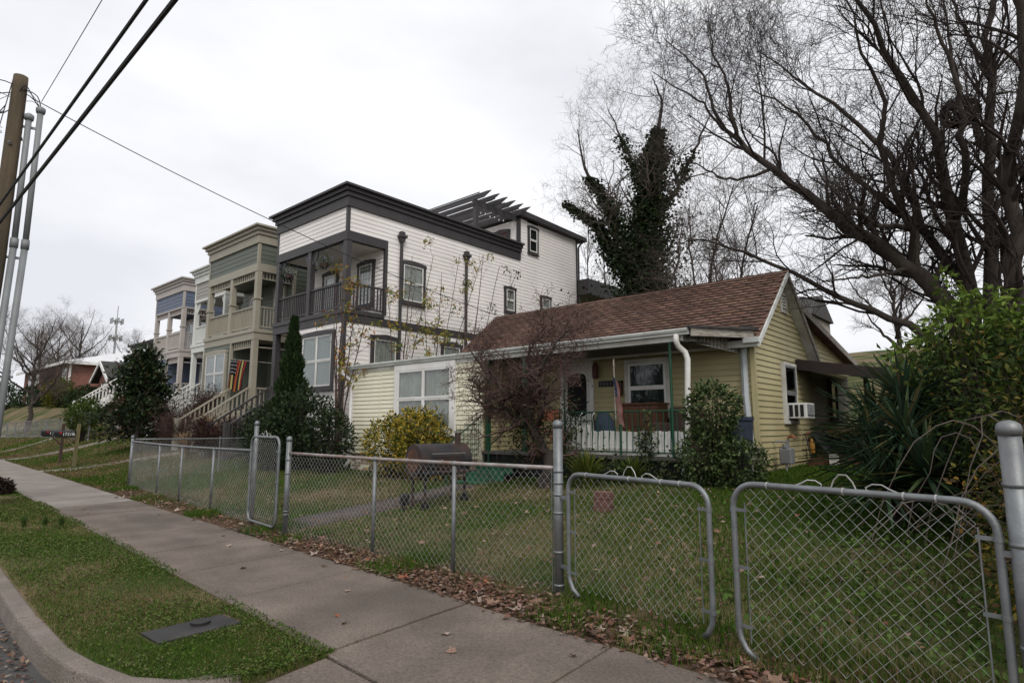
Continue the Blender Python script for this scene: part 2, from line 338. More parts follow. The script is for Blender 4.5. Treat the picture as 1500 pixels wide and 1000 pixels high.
mu=n.new('ShaderNodeMath'); mu.operation='MULTIPLY_ADD'; l.new(sp.outputs['X'],mu.inputs[0]); mu.inputs[1].default_value=KX; l.new(sp.outputs['Y'],mu.inputs[2])
band=rmp(mu.outputs[0],0,1,(0,0,0),(1,1,1))
mr=n.new('ShaderNodeMapRange'); l.new(mu.outputs[0],mr.inputs[0]); mr.inputs[1].default_value=4.9; mr.inputs[2].default_value=4.2; 
mr2=n.new('ShaderNodeMapRange'); l.new(mu.outputs[0],mr2.inputs[0]); mr2.inputs[1].default_value=3.4; mr2.inputs[2].default_value=3.8
mm=n.new('ShaderNodeMath'); mm.operation='MULTIPLY'; l.new(mr.outputs[0],mm.inputs[0]); l.new(mr2.outputs[0],mm.inputs[1])
mulch=rmp(nzf(45),.3,.7,(.05,.032,.02),(.13,.085,.055)); k=n.new('ShaderNodeMix'); k.data_type='RGBA'; l.new(mm.outputs[0],k.inputs['Factor']); l.new(c3,k.inputs['A']); l.new(mulch,k.inputs['B'])
l.new(k.outputs['Result'],b.inputs['Base Color']); bp=n.new('ShaderNodeBump'); bp.inputs['Strength'].default_value=.7; bp.inputs['Distance'].default_value=.03; l.new(nzf(35),bp.inputs['Height']); l.new(bp.outputs[0],b.inputs['Normal'])
M['lawn']=m
npmesh('ground',np.stack([X,Y,Z],-1).reshape(-1,3),F,'lawn',kind='structure',smooth=True)
# road
rx=np.array([-420,-200,-100,-60,-40,-20,-10,0,10,30,160.]); RV=[]; 
for x in rx: RV+=[(x,vy(-8.3,x),-.14),(x,vy(.99,x),-.14)]
RV=np.array(RV); RF=np.array([(2*i,2*i+2,2*i+3,2*i+1) for i in range(len(rx)-1)])
RV[:,1]+=np.array([(0 if i%2==0 else (.75 if -12<RV[i,0]<12 else 0)) for i in range(len(RV))]); npmesh('road',RV,RF,'asphalt',kind='structure')
# kerb stones: straight, then turning in at the driveway
kerb=thing('kerb','worn concrete kerb between the road and the grass verge','kerb',(-8,vy(.9,-8),0)); kerb['kind']='structure'
kp=[(x,vy(.86,x)) for x in np.r_[np.arange(-120,-30,6.),np.arange(-30,-6,1.8)]]+[(-6.3,1.235),(-5.5,1.22),(-4.95,1.26),(-4.5,1.36),(-4.15,1.58),(-3.98,1.95)]
for i in range(len(kp)-1):
    a=np.array(kp[i]); bb=np.array(kp[i+1]); t=unit(bb-a); nn=np.array([-t[1],t[0]]); a=a+t*.006; j=rng.uniform(-.008,.008,4); wd=.16
    zb=zc=.016
    fr_=.025
    P=[(*(a+nn*0),-.2),(*(bb+nn*0),-.2),(*(bb+nn*wd),-.2),(*(a+nn*wd),-.2),(*(a+nn*fr_),zb+j[0]),(*(bb+nn*fr_),zc+j[1]),(*(bb+nn*wd),zc+j[1]),(*(a+nn*wd),zb+j[0])]
    MB().hexa(P).build('kerb_stone','kerb_conc',kerb,bevel=.02)
# sidewalk slabs
sw=thing('sidewalk','','',(-6,vy(3,-6),0)); sw['kind']='structure'
jx=[4,2.4,.8,-.8,-2.4,-3.97,-5.8,-7.2,-8.6,-10.1,-11.6,-13.1,-14.8]+list(np.arange(-16.3,-60,-1.5))+[-62,-66,-72,-80,-100,-140]
for i in range(len(jx)-1):
    x1,x0=jx[i]-.013,jx[i+1]+.013; d=rng.uniform(-.004,.006); sk=.10
    q=[(x0+sk*0,vy(2.3,x0)),(x1,vy(2.3,x1)),(x1-.10,vy(3.83,x1)),(x0-.10,vy(3.83,x0))]
    P=[(*p,-.1) for p in q]+[(*p,.014+d+rng.uniform(-.002,.002)) for p in q]
    MB().hexa(P).build('slab','concrete_old' if x0>-14.9 else 'concrete_new',sw,bevel=.008)
ap=thing('driveway_apron','','',(-2,2,0)); ap['kind']='structure'
for x0,x1 in ((-3.9,-2.45),(-2.43,-.9),(-.88,.7),(.72,2.3)):
    P=[(x0,vy(.9,x0),-.1),(x1,vy(.9,x1),-.1),(x1,vy(2.275,x1),-.005),(x0,vy(2.275,x0),-.005)]
    MB().hexa([(a,bq,c-.12) for a,bq,c in P]+[(a,bq,c+.012) for a,bq,c in P]).build('slab','concrete_old',ap,bevel=.008)
# garden path from the walk gate to the steps, and two far walks
def pathstrip(name,pts,wd,mt,zo=.02):
    pts=resample(pts,14); V=[];F=[]
    T=unit(np.gradient(pts[:,:2],axis=0)); nn=np.stack([-T[:,1],T[:,0]],1)
    for i in range(14):
        for s in (-.5,.5):
            q=pts[i,:2]+nn[i]*wd*s; V.append((q[0],q[1],tzf(*q)+zo))
        for s in (-.5,.5):
            q=pts[i,:2]+nn[i]*wd*s; V.append((q[0],q[1],tzf(*q)-.1))
    for i in range(13):
        a=4*i; bq=a+4; F+=[(a,bq,bq+1,a+1),(a,a+2,bq+2,bq),(a+1,bq+1,bq+3,a+3)]
    return npmesh(name,np.array(V),np.array(F),mt,kind='structure')
pathstrip('path',[(-9.2,vy(3.84,-9.2),0),(-9.25,6,0),(-9.4,8,0),(-9.6,9.3,0)],.85,'path_conc')
pathstrip('path',[(-38,vy(3.84,-38),0),(-36.5,8,0),(-35.5,11,0)],.9,'concrete_new')
pathstrip('path',[(-47,vy(3.84,-47),0),(-46,8,0),(-44.5,10.6,0)],.9,'concrete_new')
pathstrip('path',[(-27.3,vy(3.84,-27.3),0),(-26,8,0),(-25.4,9.5,0)],.9,'concrete_new')
# ---------------------------------------------------------------- yellow house
yh=thing('yellow_house','small pale yellow clapboard house with brown shingle roof and green railed porch','house',(-10,13,.4))
# extension (enclosed porch) front wall
ex=MB().box(-15.68,10.625,.35,-10.2,13.4,3.28).build('extension_wall','cream',yh)
siding(ex,'y',10.62,-15.62,-14.3,.82,3.22,.118,'cream')
siding(ex,'y',10.62,-14.26,-10.3,.82,3.22,.118,'cream',holes=[(-13.58,-11.12,1.5,3.4)])
fr=FR('y',10.62)
q=MB(); fbox(q,fr,-15.69,-15.62,0,.035,.8,3.22); q.build('corner_board','white_paint',ex)
q=MB(); fbox(q,fr,-14.30,-14.26,0,.03,.8,3.22); q.build('corner_board','cream',ex)
q=MB(); fbox(q,fr,-10.3,-10.19,0,.035,.8,3.22); q.build('corner_board','cream',ex)
siding(ex,'x',-10.2,10.62,12.1,1.0,3.2,.118,'yellow')
window(ex,'y',10.61,-13.42,-11.28,1.55,3.12,'white_paint','white_paint',.16,2,2,'curtain',name='picture_window',sw=.05)
# brick footing under the extension, each brick a piece
ft=MB().box(-15.62,10.66,.1,-10.25,10.8,.81).build('foundation','mortar',yh)
bme=None
for r_ in range(9):
    z=.12+r_*.076
    for c in range(24):
        u=-15.6+c*.218+(.109 if r_%2 else 0)
        if u+.205>-10.3: continue
        if bme is None:
            q=MB().box(0,-.03,0,.205,.02,.064); bme=bpy.data.meshes.new('brick'); bme.from_pydata(q.v,[],q.f); bme.materials.append(M['brick_pale'])
        o=link('brick',bme,ft); o.location=np.array((u,10.652+random.uniform(-.004,.004),z))-np.array(OFF[ft.name])
# main body
X0,X1=-12.85,-4.18
mw=MB().box(X0+.3,12.17,.4,X1-.02,15.9,3.3).build('main_wall','yellow',yh)
siding(mw,'y',12.15,-10.18,-4.24,.86,3.32,.118,'yellow',holes=[(-8.95,-7.98,.8,3.14),(-7.12,-5.98,1.75,3.12)])
RY,RZ=13.95,5.03; EZ=3.26; EY=11.82; SL=(RZ-EZ)/(RY-EY)
gl=lambda z:(12.12 if z<3.42 else max(12.12,RY-(RZ-.16-z)/SL),RY+(RZ-.16-z)/SL if z>3.3 else 15.95)
siding(mw,'x',-4.2,12.12,15.95,.82,4.86,.118,'yellow',holes=[(13.72,14.66,1.62,3.05),(13.98,14.42,4.12,4.62)],lim=gl)
q=MB(); q.prism([(-4.24,12.13,3.3),(-4.24,15.9,3.3),(-4.24,RY,RZ-.14)],(.03,0,0)); q.build('gable_infill','yellow',mw)
q=MB(); fbox(q,FR('x',-4.2),12.09,12.17,0,.04,.82,3.25); fbox(q,FR('y',12.15),-4.25,-4.162,0,.062,.82,3.25); q.build('corner_board','yellow',mw)
MB().box(-8,12.25,.1,-4.28,16,.83).build('foundation','mortar',yh)
# rear wing
rw=MB().box(-9.5,15.95,.3,-4.3,20.3,3.5).build('rear_wall','yellow',yh)
siding(rw,'x',-4.28,15.96,20.3,.82,4.25,.118,'yellow',lim=lambda z:(15.96,20.3 if z<3.45 else 20.3-(z-3.45)/.165),holes=[(17.9,18.6,1.7,2.9)])
window(rw,'x',-4.27,17.98,18.52,1.8,2.8,'post_dark','post_dark',.08,1,2,'dark_room')
MB().prism([(-4.02,15.0,4.42),(-4.02,20.35,3.48),(-4.02,20.35,3.40),(-4.02,15.0,4.34)],(-5.6,0,0)).build('rear_roof','shingle',yh)
MB().prism([(-3.99,15.0,4.44),(-3.99,20.4,3.49),(-3.99,20.4,3.33),(-3.99,15.0,4.28)],(-.035,0,0)).build('rake_board','weathered',yh)
# gable vent and side window
q=MB(); f=FR('x',-4.2); 
for a_ in ((14.0,14.05),(14.35,14.40)): fbox(q,f,*a_,0,.05,4.14,4.60)
fbox(q,f,14.05,14.35,0,.05,4.14,4.19); fbox(q,f,14.05,14.35,0,.05,4.55,4.60); vt=q.build('gable_vent','old_white',mw)
for i in range(5): fbox(MB(),f,14.05,14.35,.005,.03,4.2+i*.07,4.24+i*.07).build('louvre','old_white',vt)
fbox(MB(),f,14.05,14.35,0,.004,4.19,4.55).build('room_behind','dark_room',vt)
window(mw,'x',-4.19,13.82,14.56,1.72,2.93,'old_white','grey_metal',.07,1,2,'dark_room',sill=False,glass='glass_dark')
# front door with oval glass and porch window
f=FR('y',12.14); q=MB(); fbox(q,f,-8.95,-8.85,0,.05,1.02,3.1); fbox(q,f,-8.08,-7.98,0,.05,1.02,3.1); fbox(q,f,-8.95,-7.98,0,.055,3.1,3.2); dr=q.build('door','white_paint',yh)
fbox(MB(),f,-8.85,-8.08,0,.02,1.02,3.1).build('door_leaf','door_white',dr)
el=[f(-8.465+.28*math.copysign(abs(math.cos(t))**.35,math.cos(t)),.021,2.35+.52*math.copysign(abs(math.sin(t))**.35,math.sin(t))) for t in np.linspace(0,2*math.pi,24,endpoint=False)]
MB().prism(el,(0,-.012,0)).build('door_glass','dark_room',dr)
MB().tube([f(-8.17,.02,2.0),f(-8.17,.07,2.0),f(-8.2,.075,2.0)],.015,6).build('handle','chrome',dr)
window(yh,'y',12.13,-7.0,-6.08,1.9,3.0,'old_white','white_paint',.1,1,2,'curtain',name='porch_window',glass='glass_dark')
# roof: shingle courses on the main slope
rf=MB().prism([(X0,EY-.02,EZ+.02),(X0,RY,RZ),(X0,RY+2.1,RZ-2.1*SL),(X0,RY+2.1,RZ-2.1*SL-.09),(X0,RY,RZ-.11),(X0,EY-.02,EZ-.07)],(X1+.2-X0,0,0)).build('roof','shingle',yh)
L=math.hypot(RY-EY,RZ-EZ); ty,tzz=(RY-EY)/L,(RZ-EZ)/L; ny,nzv=-tzz,ty
P=[];ex_=.125; nc=int(L/ex_)
for i in range(nc+1):
    s=i*ex_; w_=.30; nt_=int((X1+.22-X0)/w_)
    for j in range(nt_+1):
        x0=max(X0-.02,X0-.02+j*w_-(.15 if i%2 else 0)+rng.uniform(-.008,.008)); x1=min(X1+.2,x0+w_-.012)
        if x1-x0<.03: continue
        s0=s-rng.uniform(0,.012); s1=min(s+ex_+.02,L); h0=.034+rng.uniform(0,.006); h1=.008; dx=0
        def pt(x,ss,h): return (x,EY+ty*ss+ny*h,EZ+.02+tzz*ss+nzv*h)
        P.append([pt(x0,s0,h0-.007),pt(x1,s0,h0-.007),pt(x1,s1,.001),pt(x0,s1,.001),pt(x0,s0,h0),pt(x1,s0,h0),pt(x1,s1,h1),pt(x0,s1,h1)])
P=np.array(P); nn=len(P); base=np.arange(nn)[:,None,None]*8
Fq=(base+np.array([[4,5,6,7],[0,1,5,4],[1,2,6,5],[3,0,4,7],[0,3,2,1]])[None]).reshape(-1,4)
sm=M['shingle'].copy(); sm.name='shingle_tab'
a=sm.node_tree.nodes.new('ShaderNodeAttribute'); a.attribute_name='Col'; sb=sm.node_tree.nodes['Principled BSDF']; src=sb.inputs['Base Color'].links[0].from_socket
kx=sm.node_tree.nodes.new('ShaderNodeMix'); kx.data_type='RGBA'; kx.blend_type='MULTIPLY'; kx.inputs['Factor'].default_value=1; sm.node_tree.links.new(src,kx.inputs['A']); sm.node_tree.links.new(a.outputs['Color'],kx.inputs['B']); sm.node_tree.links.new(kx.outputs['Result'],sb.inputs['Base Color'])
tone=np.repeat(rng.uniform(.84,1.16,(nn,1))*rng.uniform(.95,1.05,(nn,3)),8,0)
npmesh('shingle_field',P.reshape(-1,3),Fq,sm,rf,colr=tone,kind='stuff')
MB().prism([(X0-.02,RY-.12,RZ-.1+.06),(X0-.02,RY,RZ+.035),(X0-.02,RY+.12,RZ-.04),(X0-.02,RY,RZ-.02)],(X1+.24-X0,0,0)).build('ridge_cap','shingle',rf)
for s in (-1,1):
    MB().prism([(-3.95,RY,RZ+.01),(-3.95,RY+s*2.13,RZ-2.13*SL+.01),(-3.95,RY+s*2.13,RZ-2.13*SL-.12),(-3.95,RY,RZ-.12)],(-.035,0,0)).build('rake_board','weathered' if s>0 else 'gutter_metal',rf)
    MB().prism([(-3.99,RY,RZ-.13),(-3.99,RY+s*2.1,RZ-2.1*SL-.13),(-3.99,RY+s*2.1,RZ-2.1*SL-.15),(-3.99,RY,RZ-.15)],(-.22,0,0)).build('soffit','old_white',rf)
# low porch and extension roof with fascia and gutter
pr_=MB(); pr_.prism([(-16.4,10.52,3.36),(-16.4,12.4,3.56),(-4.13,12.3,3.54),(-4.1,11.85,3.49),(-4.78,10.52,3.36)],(0,0,.055)); pr_.build('porch_roof','shingle_dark',yh)
MB().box(-16.35,10.58,3.2,-4.95,10.62,3.355).build('fascia','old_white',yh)
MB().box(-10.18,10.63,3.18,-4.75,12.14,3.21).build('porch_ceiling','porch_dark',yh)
gp=[(10.575,3.42),(10.46,3.42),(10.455,3.40),(10.47,3.36),(10.50,3.335),(10.50,3.305),(10.575,3.305)]
gm=MB().prism([(-16.45,a,b_) for a,b_ in gp],(11.65,0,0)).build('gutter','gutter_metal',yh)
for x in np.arange(-16.2,-5,.75): MB().box(x,10.45,3.421,x+.02,10.58,3.427).build('gutter_strap','galv',gm)
MB().beam((-4.76,10.52,3.36),(-4.08,11.86,3.40),.03,.19).build('fascia','weathered',yh)
MB().beam((-4.80,10.45,3.44),(-4.02,11.9,3.47),.10,.035).build('drip_edge','shingle_dark',yh)
a=np.array((-4.98,10.66)); b_=np.array((-4.42,12.13)); cp=MB()
for i in range(16):
    p,q=a+(b_-a)*i/16,a+(b_-a)*(i+.55)/16; z0=3.24-.17*i/15; 
    MB().hexa([(*p,z0),(*q,z0),(q[0]-.02,q[1],z0),(p[0]-.02,p[1],z0),(*p,3.36),(*q,3.36),(q[0]-.02,q[1],3.36),(p[0]-.02,p[1],3.36)]).build('infill_slat','weathered',yh)
MB().hexa([(*(a-.02),3.22),(*(b_-(.02,0)),3.05),(b_[0]-.03,b_[1],3.05),(a[0]-.04,a[1],3.22),(*(a-.02),3.36),(*(b_-(.02,0)),3.36),(b_[0]-.03,b_[1],3.36),(a[0]-.04,a[1],3.36)]).build('infill_panel','old_white',yh)
MB().prism([(-4.22,11.74,3.3),(-4.22,11.64,3.3),(-4.22,11.66,3.2),(-4.22,11.74,3.18)],(.3,0,0)).build('gutter','gutter_metal',yh)
MB().box(-10.0,11.75,3.13,-3.98,11.82,3.27).build('fascia','old_white',yh)
# downspouts
MB().tube([(-5.05,10.52,3.31),(-5.05,10.5,3.2),(-5.03,10.54,3.1),(-4.93,10.62,2.98),(-4.9,10.64,2.85),(-4.93,10.6,1.6),(-4.96,10.58,.95),(-5.0,10.5,.72)],.055,8).build('downspout','old_white',yh,smooth=True)
MB().tube([(-16.1,10.52,3.31),(-16.1,10.5,3.22),(-16.0,10.54,3.12),(-15.78,10.58,3.02),(-15.72,10.58,2.9),(-15.72,10.58,.55),(-15.72,10.45,.42)],.055,8).build('downspout','white_paint',yh,smooth=True)
MB().tube([(-4.36,12.06,3.18),(-4.36,12.05,2.2),(-4.30,12.05,1.15),(-4.28,12.05,.75)],.065,6).build('downspout','downspout',yh)
MB().box(-5.2,11.95,.62,-4.15,12.13,1.2).build('skirt_board','weathered',yh)
# porch floor, steps, posts, railings
pf=MB().box(-10.18,10.55,.95,-4.95,12.14,1.02).build('porch_floor','porch_dark',yh)
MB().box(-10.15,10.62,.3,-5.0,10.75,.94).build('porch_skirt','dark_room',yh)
for i in range(4):
    zt=.95-.19*i; MB().box(-10.12,10.54-.3*(i+1),zt-.225,-8.92,10.54-.3*i-.003,zt-.19+.0).build('tread','green_step',yh,bevel=.01)
    MB().box(-10.1,10.56-.3*(i+1),zt-.4,-8.94,10.58-.3*(i+1),zt-.226).build('riser','green_step',yh)
for x in (-10.06,-8.90): 
    MB().beam((x,10.66,1.02),(x,10.66,3.2),.09,.09).build('post','green_paint',yh)
# boards standing behind the porch rail
for i in range(22):
    x=-7.72+i*.125; h=1.50+(.12 if i<5 else 0)+random.uniform(-.012,.012)
    MB().box(x,10.625,1.05,x+.112,10.645,h).build('picket','white_paint',yh)
MB().box(-7.75,10.60,1.03,-5.06,10.622,1.16).build('rail_board','old_white',yh)
def iron(parent,a,b_,h,n_,tw=True):
    a=np.array(a,float); b_=np.array(b_,float); U=np.array([0,0,1.]); g_=MB().tube([a+U*h,b_+U*h],.017,6).tube([a+U*.08,b_+U*.08],.012,6).build('iron_railing','green_paint',parent)
    for i in range(n_+1):
        p=a+(b_-a)*i/n_; MB().tube([p+U*.08,p+U*(h*.3),p+U*(h*.5)+np.array((.012,0,0)),p+U*(h*.7),p+U*h],[.009,.009,.014,.009,.009],5).build('baluster','green_paint',g_)
    return g_
iron(yh,(-7.7,10.58,1.02),(-5.0,10.58,1.02),.87,20)
MB().tube([(-6.35,10.58,.95),(-6.35,10.58,1.9)],.022,6).build('post','green_paint',yh)
MB().tube([(-7.72,10.58,.95),(-7.72,10.58,3.2)],.022,6).build('post','green_paint',yh)
MB().tube([(-5.22,10.58,.95),(-5.22,10.58,3.2)],.025,6).build('post','green_paint',yh)
for x in (-10.16,-8.88):
    a=np.array((x,9.42,.32)); b_=np.array((x,10.55,1.02)); U=np.array([0,0,1.]); g_=MB().tube([a,a+U*.85,b_+U*.85],.018,6).build('stair_railing','green_paint',yh)
    if x<-10: 
        for i in range(1,9):
            p=a+(b_-a)*i/9; MB().tube([p,p+U*.84],.008,4).build('baluster','green_paint',g_)
        for k in range(1,5): MB().tube([a+U*.17*k,b_+U*.17*k],.007,4).build('cross_bar','green_paint',g_)
# wire lattice panel beside the steps
lt=MB().tube([(-11.0,10.5,.9),(-11.0,10.5,1.6)],.008,4).build('lattice','green_paint',yh)
for i in range(6): MB().tube([(-11.0+i*.14,10.5,.85),(-11.0+i*.14,10.5,1.5+i*.09)],.007,4).build('lattice_bar','green_paint',lt)
for i in range(6): MB().tube([(-11.0+max(0,i-4)*.3,10.5,.9+i*.15),(-10.22,10.5,.9+i*.15)],.007,4).build('lattice_bar','green_paint',lt)
# side awning
aw=MB().prism([(-4.17,14.8,3.13),(-.9,14.8,2.55),(-.9,14.8,2.51),(-4.17,14.8,3.09)],(0,5.6,0)).build('awning','rusty_roof',yh)
MB().beam((-4.17,14.79,3.02),(-.9,14.79,2.44),.04,.24).build('fascia','rusty_roof',aw)
MB().beam((-.9,14.8,2.46),(-.9,20.4,2.46),.05,.15).build('fascia','rusty_roof',aw)
for y in (14.95,17.6,20.3): MB().beam((-.97,y,.5),(-.97,y,2.46),.07,.07).build('post','post_dark',aw)
MB().beam((-3.6,19.2,.5),(-3.6,19.2,2.95),.09,.09).build('post','weathered',aw)
for i in range(14): MB().box(-1.02,15.0+i*.38,.6,-1.0,15.37+i*.38,2.42).build('shade_board','rusty_roof',aw)  # side boards added only to darken the space under the awning
for i in range(9): MB().box(-3.1+i*.24,20.28,.6,-2.87+i*.24,20.3,2.75-.045*i).build('shade_board','rusty_roof',aw)  # back boards, likewise added to keep light out
# ---------------------------------------------------------------- row houses
def cornice(h,xl,xr,yf,yb,z0,trim,cap,steps=((0,.36,.05),(.36,.52,.11),(.52,.66,.19),(.66,.74,.30)),rear_stop=None):
    cn=None
    for i,(a,b_,p) in enumerate(steps):
        q=MB().box(xl-p,yf-p,z0+a,xr+p,yf+.25,z0+b_); q.box(xr-.2,yf+.251,z0+a,xr+p,yb,z0+b_); q.box(xl-p,yf+.251,z0+a,xl+.2,yb,z0+b_)
        o=q.build('cornice' if cn is None else ('cornice_cap' if i==len(steps)-1 else 'cornice_moulding'),trim if i<len(steps)-1 else cap,h if cn is None else cn)
        cn=cn or o
    return cn
def row_house(name,label,xl,xr,yf,zg,sd,trim,zb=5.15,zd=5.6,zs=8.05,zc=9.25,rec=1.65,yb=21.,low=None,flo=2.2,posts=None,e=.155,belt=.42,tw=.13,peak=.06,door='door_white',railn=16,sideholes=(),spandrel=False):
    h=thing(name,label,'house',((xl+xr)/2,yf,zg)); zt=8.38
    # upper band, side walls
    up=MB().box(xl+.03,yf+.03,zs+.05,xr-.03,yb,zc+.5).build('upper_wall',sd,h)
    siding(up,'y',yf+.03,xl+.09,xr-.09,zt,zc,e,sd,t=.022); siding(up,'x',xr-.03,yf+.09,yb,zt,zc,e,sd,t=.022)
    MB().box(xl-.01,yf-.01,zs,xr+.01,yf+.2,zt).box(xr-.2,yf+.201,zs,xr+.01,yf+rec+.1,zt).box(xl-.01,yf+.201,zs,xl+.2,yf+rec+.1,zt).build('porch_beam',trim,h)
    cb=MB().box(xr-.1,yf-.012,zt,xr+.012,yf+.1,zc).build('corner_board',trim,h); MB().box(xl-.012,yf-.012,zt,xl+.1,yf+.1,zc).build('corner_board',trim,h)
    cornice(h,xl,xr,yf,yb,zc,trim,trim)
    # body behind the balcony
    bd=MB().box(xl+.03,yf+rec+.03,zb,xr-.03,yb,zs+.3).build('body_wall',sd,h)
    siding(bd,'x',xr-.03,yf+rec+.1,yb,zb+belt-.02,zt,e,sd,t=.022,holes=[s for s in sideholes if s[3]>zb])
    siding(bd,'y',yf+rec+.03,xl+.05,xr-.05,zd,zs,e,sd)
    MB().box(xr-.1,yf+rec-.02,zd,xr+.015,yf+rec+.1,zs).build('corner_board',trim,h)
    # balcony floor, belt
    MB().box(xl-.05,yf-.05,zd-.15,xr+.05,yf+rec,zd).build('balcony_floor',trim,h)
    MB().box(xl-.01,yf-.01,zb,xr+.01,yf+.15,zd-.15).box(xr-.15,yf+.151,zb,xr+.012,yb,zd-.16).build('belt_board',trim,h)
    MB().box(xl+.05,yf+.16,zb+.1,xr-.1,yf+rec,zb+.2).build('porch_ceiling',trim,h)
    # balcony posts and rails
    ps=posts or (xl+.1,(xl+xr)/2,xr-.12)
    for i,x in enumerate(ps):
        w_=.11 if not spandrel else .12; MB().box(x-w_,yf+.01,zd,x+w_,yf+.21,zs).build('post',trim,h)
        if spandrel: MB().box(x-w_-.04,yf-.03,zd+1.25,x+w_+.04,yf+.25,zd+1.31).build('post_collar',trim,h)
        else:
            for s in (-1,1):
                if (i==0 and s<0) or (i==len(ps)-1 and s>0): continue
                q=[(x+s*w_,yf+.09,zs)]+[(x+s*(w_+.06+.3*math.cos(t)**1.5),yf+.09,zs-.02-.5*math.sin(t)**1.3) for t in np.linspace(0.05,1.45,7)]+[(x+s*w_,yf+.09,zs-.55)]
                MB().prism(q,(0,.04,0)).build('bracket',trim,h)
    for i in range(len(ps)-1): railing(h,(ps[i]+.12,yf+.1,zd),(ps[i+1]-.12,yf+.1,zd),.95,trim,railn)
    railing(h,(xr-.12,yf+.22,zd),(xr-.12,yf+rec,zd),.95,trim,10)
    if spandrel:
        for x0,x1 in zip(ps[:-1],ps[1:]):
            q=MB().box(x0+.12,yf+.06,zs-.30,x1-.12,yf+.12,zs-.25).build('spandrel',trim,h)
            for k in range(12):
                u=x0+.16+(x1-x0-.34)*k/11; MB().box(u,yf+.07,zs-.25,u+.06,yf+.11,zs).build('spandrel_block',trim,q)
        q=MB().box(xr-.18,yf+.25,zs-.30,xr-.12,yf+rec,zs-.25).build('spandrel',trim,h)
        for k in range(9): u=yf+.3+k*.145; MB().box(xr-.17,u,zs-.25,xr-.13,u+.06,zs).build('spandrel_block',trim,q)
    # balcony door and window
    f=('y',yf+rec+.02); wn=window(h,*f,xl+.9,xl+1.75,zd+.06,zd+2.05,trim,'door_white',tw,1,1,'dark_room',peak,name='balcony_door',sill=False,sw=.13)
    window(h,*f,xr-1.55,xr-.75,zd+.55,zd+2.05,trim,'white_paint',tw,1,2,'curtain',peak)
    # ground floor
    l0,l1=low; wl,wr=(xl,l0) if l0>xl+.3 else (l1,xr)
    gf=MB().box(xl+.03,yf+rec+.03,zg-.5,xr-.03,yb,zb-.001).build('ground_wall',sd,h); MB().box(wl+.03,yf+.03,zg-.5,wr-.03,yf+rec+.029,zb-.001).build('ground_wall',sd,h)
    wc=(wl+wr)/2; hw=min(.95,(wr-wl)/2-.35); hole=(wc-hw-tw,wc+hw+tw,flo+.75-tw,4.9)
    siding(gf,'y',yf+.03,wl+.06,wr-.06,zg+.2,zb,e,sd,t=.022,holes=[hole]); 
    window(h,'y',yf+.02,wc-hw,wc+hw,flo+.78,4.78,trim,'white_paint',tw,2,2,'blind' ,peak)
    for x in (wl-.01,wr-.1): MB().box(x,yf-.01,zg,x+.11,yf+.1,zb).build('corner_board',trim,h)
    s0=yf+.09 if wr>xr-.1 else yf+rec+.1
    siding(gf,'x',xr-.03,s0,yb,zg+.2,zb,e,sd,t=.022,holes=[s for s in sideholes if s[3]<=zb])
    siding(gf,'y',yf+rec+.03,l0+.05,l1-.05,flo,zb,e,sd)
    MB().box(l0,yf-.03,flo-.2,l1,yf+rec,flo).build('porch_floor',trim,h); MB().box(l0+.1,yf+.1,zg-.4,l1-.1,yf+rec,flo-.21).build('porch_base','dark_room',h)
    window(h,'y',yf+rec+.02,(l0+l1)/2-.1,(l0+l1)/2+.75,flo+.05,flo+2.1,trim,door,tw,1,2,'dark_room',0,name='front_door',sill=False,sw=.12)
    px=l1-.12 if l1>xr-.2 else l0+.12
    MB().box(px-.12,yf+.01,flo,px+.12,yf+.22,zb).build('post',trim,h)
    if spandrel:
        MB().box(l0+.1,yf+.06,zb-.32,l1-.1,yf+.12,zb-.27).build('spandrel',trim,h)
        for k in range(11): u=l0+.14+(l1-l0-.34)*k/10; MB().box(u,yf+.07,zb-.27,u+.06,yf+.11,zb).build('spandrel_block',trim,h)
        if l1>xr-.2:
            MB().box(xr-.18,yf+.25,zb-.32,xr-.12,yf+rec,zb-.27).build('spandrel',trim,h); railing(h,(xr-.12,yf+.22,flo),(xr-.12,yf+rec,flo),.9,trim,9)
    # stairs
    n_=int(round((flo-zg)/.185)); run=n_*.27; s0x,s1x=l0+.08,l1-.14
    for i in range(n_-1):
        zt_=flo-(i+1)*(flo-zg)/n_; MB().box(s0x,yf-.03-.27*(i+1),zt_-.05,s1x,yf-.033-.27*i,zt_).build('tread',trim,h); MB().box(s0x+.02,yf-.02-.27*(i+1),zt_-.2,s1x-.02,yf-.27*(i+1),zt_-.051).build('riser',trim,h)
    for x in (s0x,s1x):
        st=railing(h,(x,yf-.03-run,zg-.02),(x,yf-.03,flo-.02),.92,trim,11,name='stair_railing',bt=.05)
        MB().box(x-.09,yf-.2-run,zg-.3,x+.09,yf-.03-run,zg+.98).build('newel_post',trim,st); MB().prism([(x-.03,yf-.03-run,zg-.25),(x-.03,yf-.03,flo-.3),(x-.03,yf-.03,flo-.02),(x-.03,yf-.03-run,zg+.05)],(.06,0,0)).build('stringer',trim,st)
    return h
WX=-17.6
wh=row_house('white_house','tall white clapboard row house with near black cornice, balcony and roof pergola',-22.5,WX,11.45,.75,'hw_siding','hw_trim',low=(-22.5,-20.75),yb=20.75,
    sideholes=[(13.85-.12,14.95+.12,6.1,7.9),(19.7-.12,20.35+.12,6.65,7.85),(12.65-.12,13.72+.12,3.2,4.85),(15.9,17.0,3.6,4.95)])
window(wh,'x',WX-.02,13.92,14.88,6.28,7.66,'hw_trim','white_paint',.12,1,2,'curtain',.07)
window(wh,'x',WX-.02,19.75,20.3,6.75,7.72,'hw_trim','white_paint',.1,1,2,'curtain',.06)
window(wh,'x',WX-.02,12.7,13.66,3.3,4.68,'hw_trim','white_paint',.12,1,1,'curtain',.07)
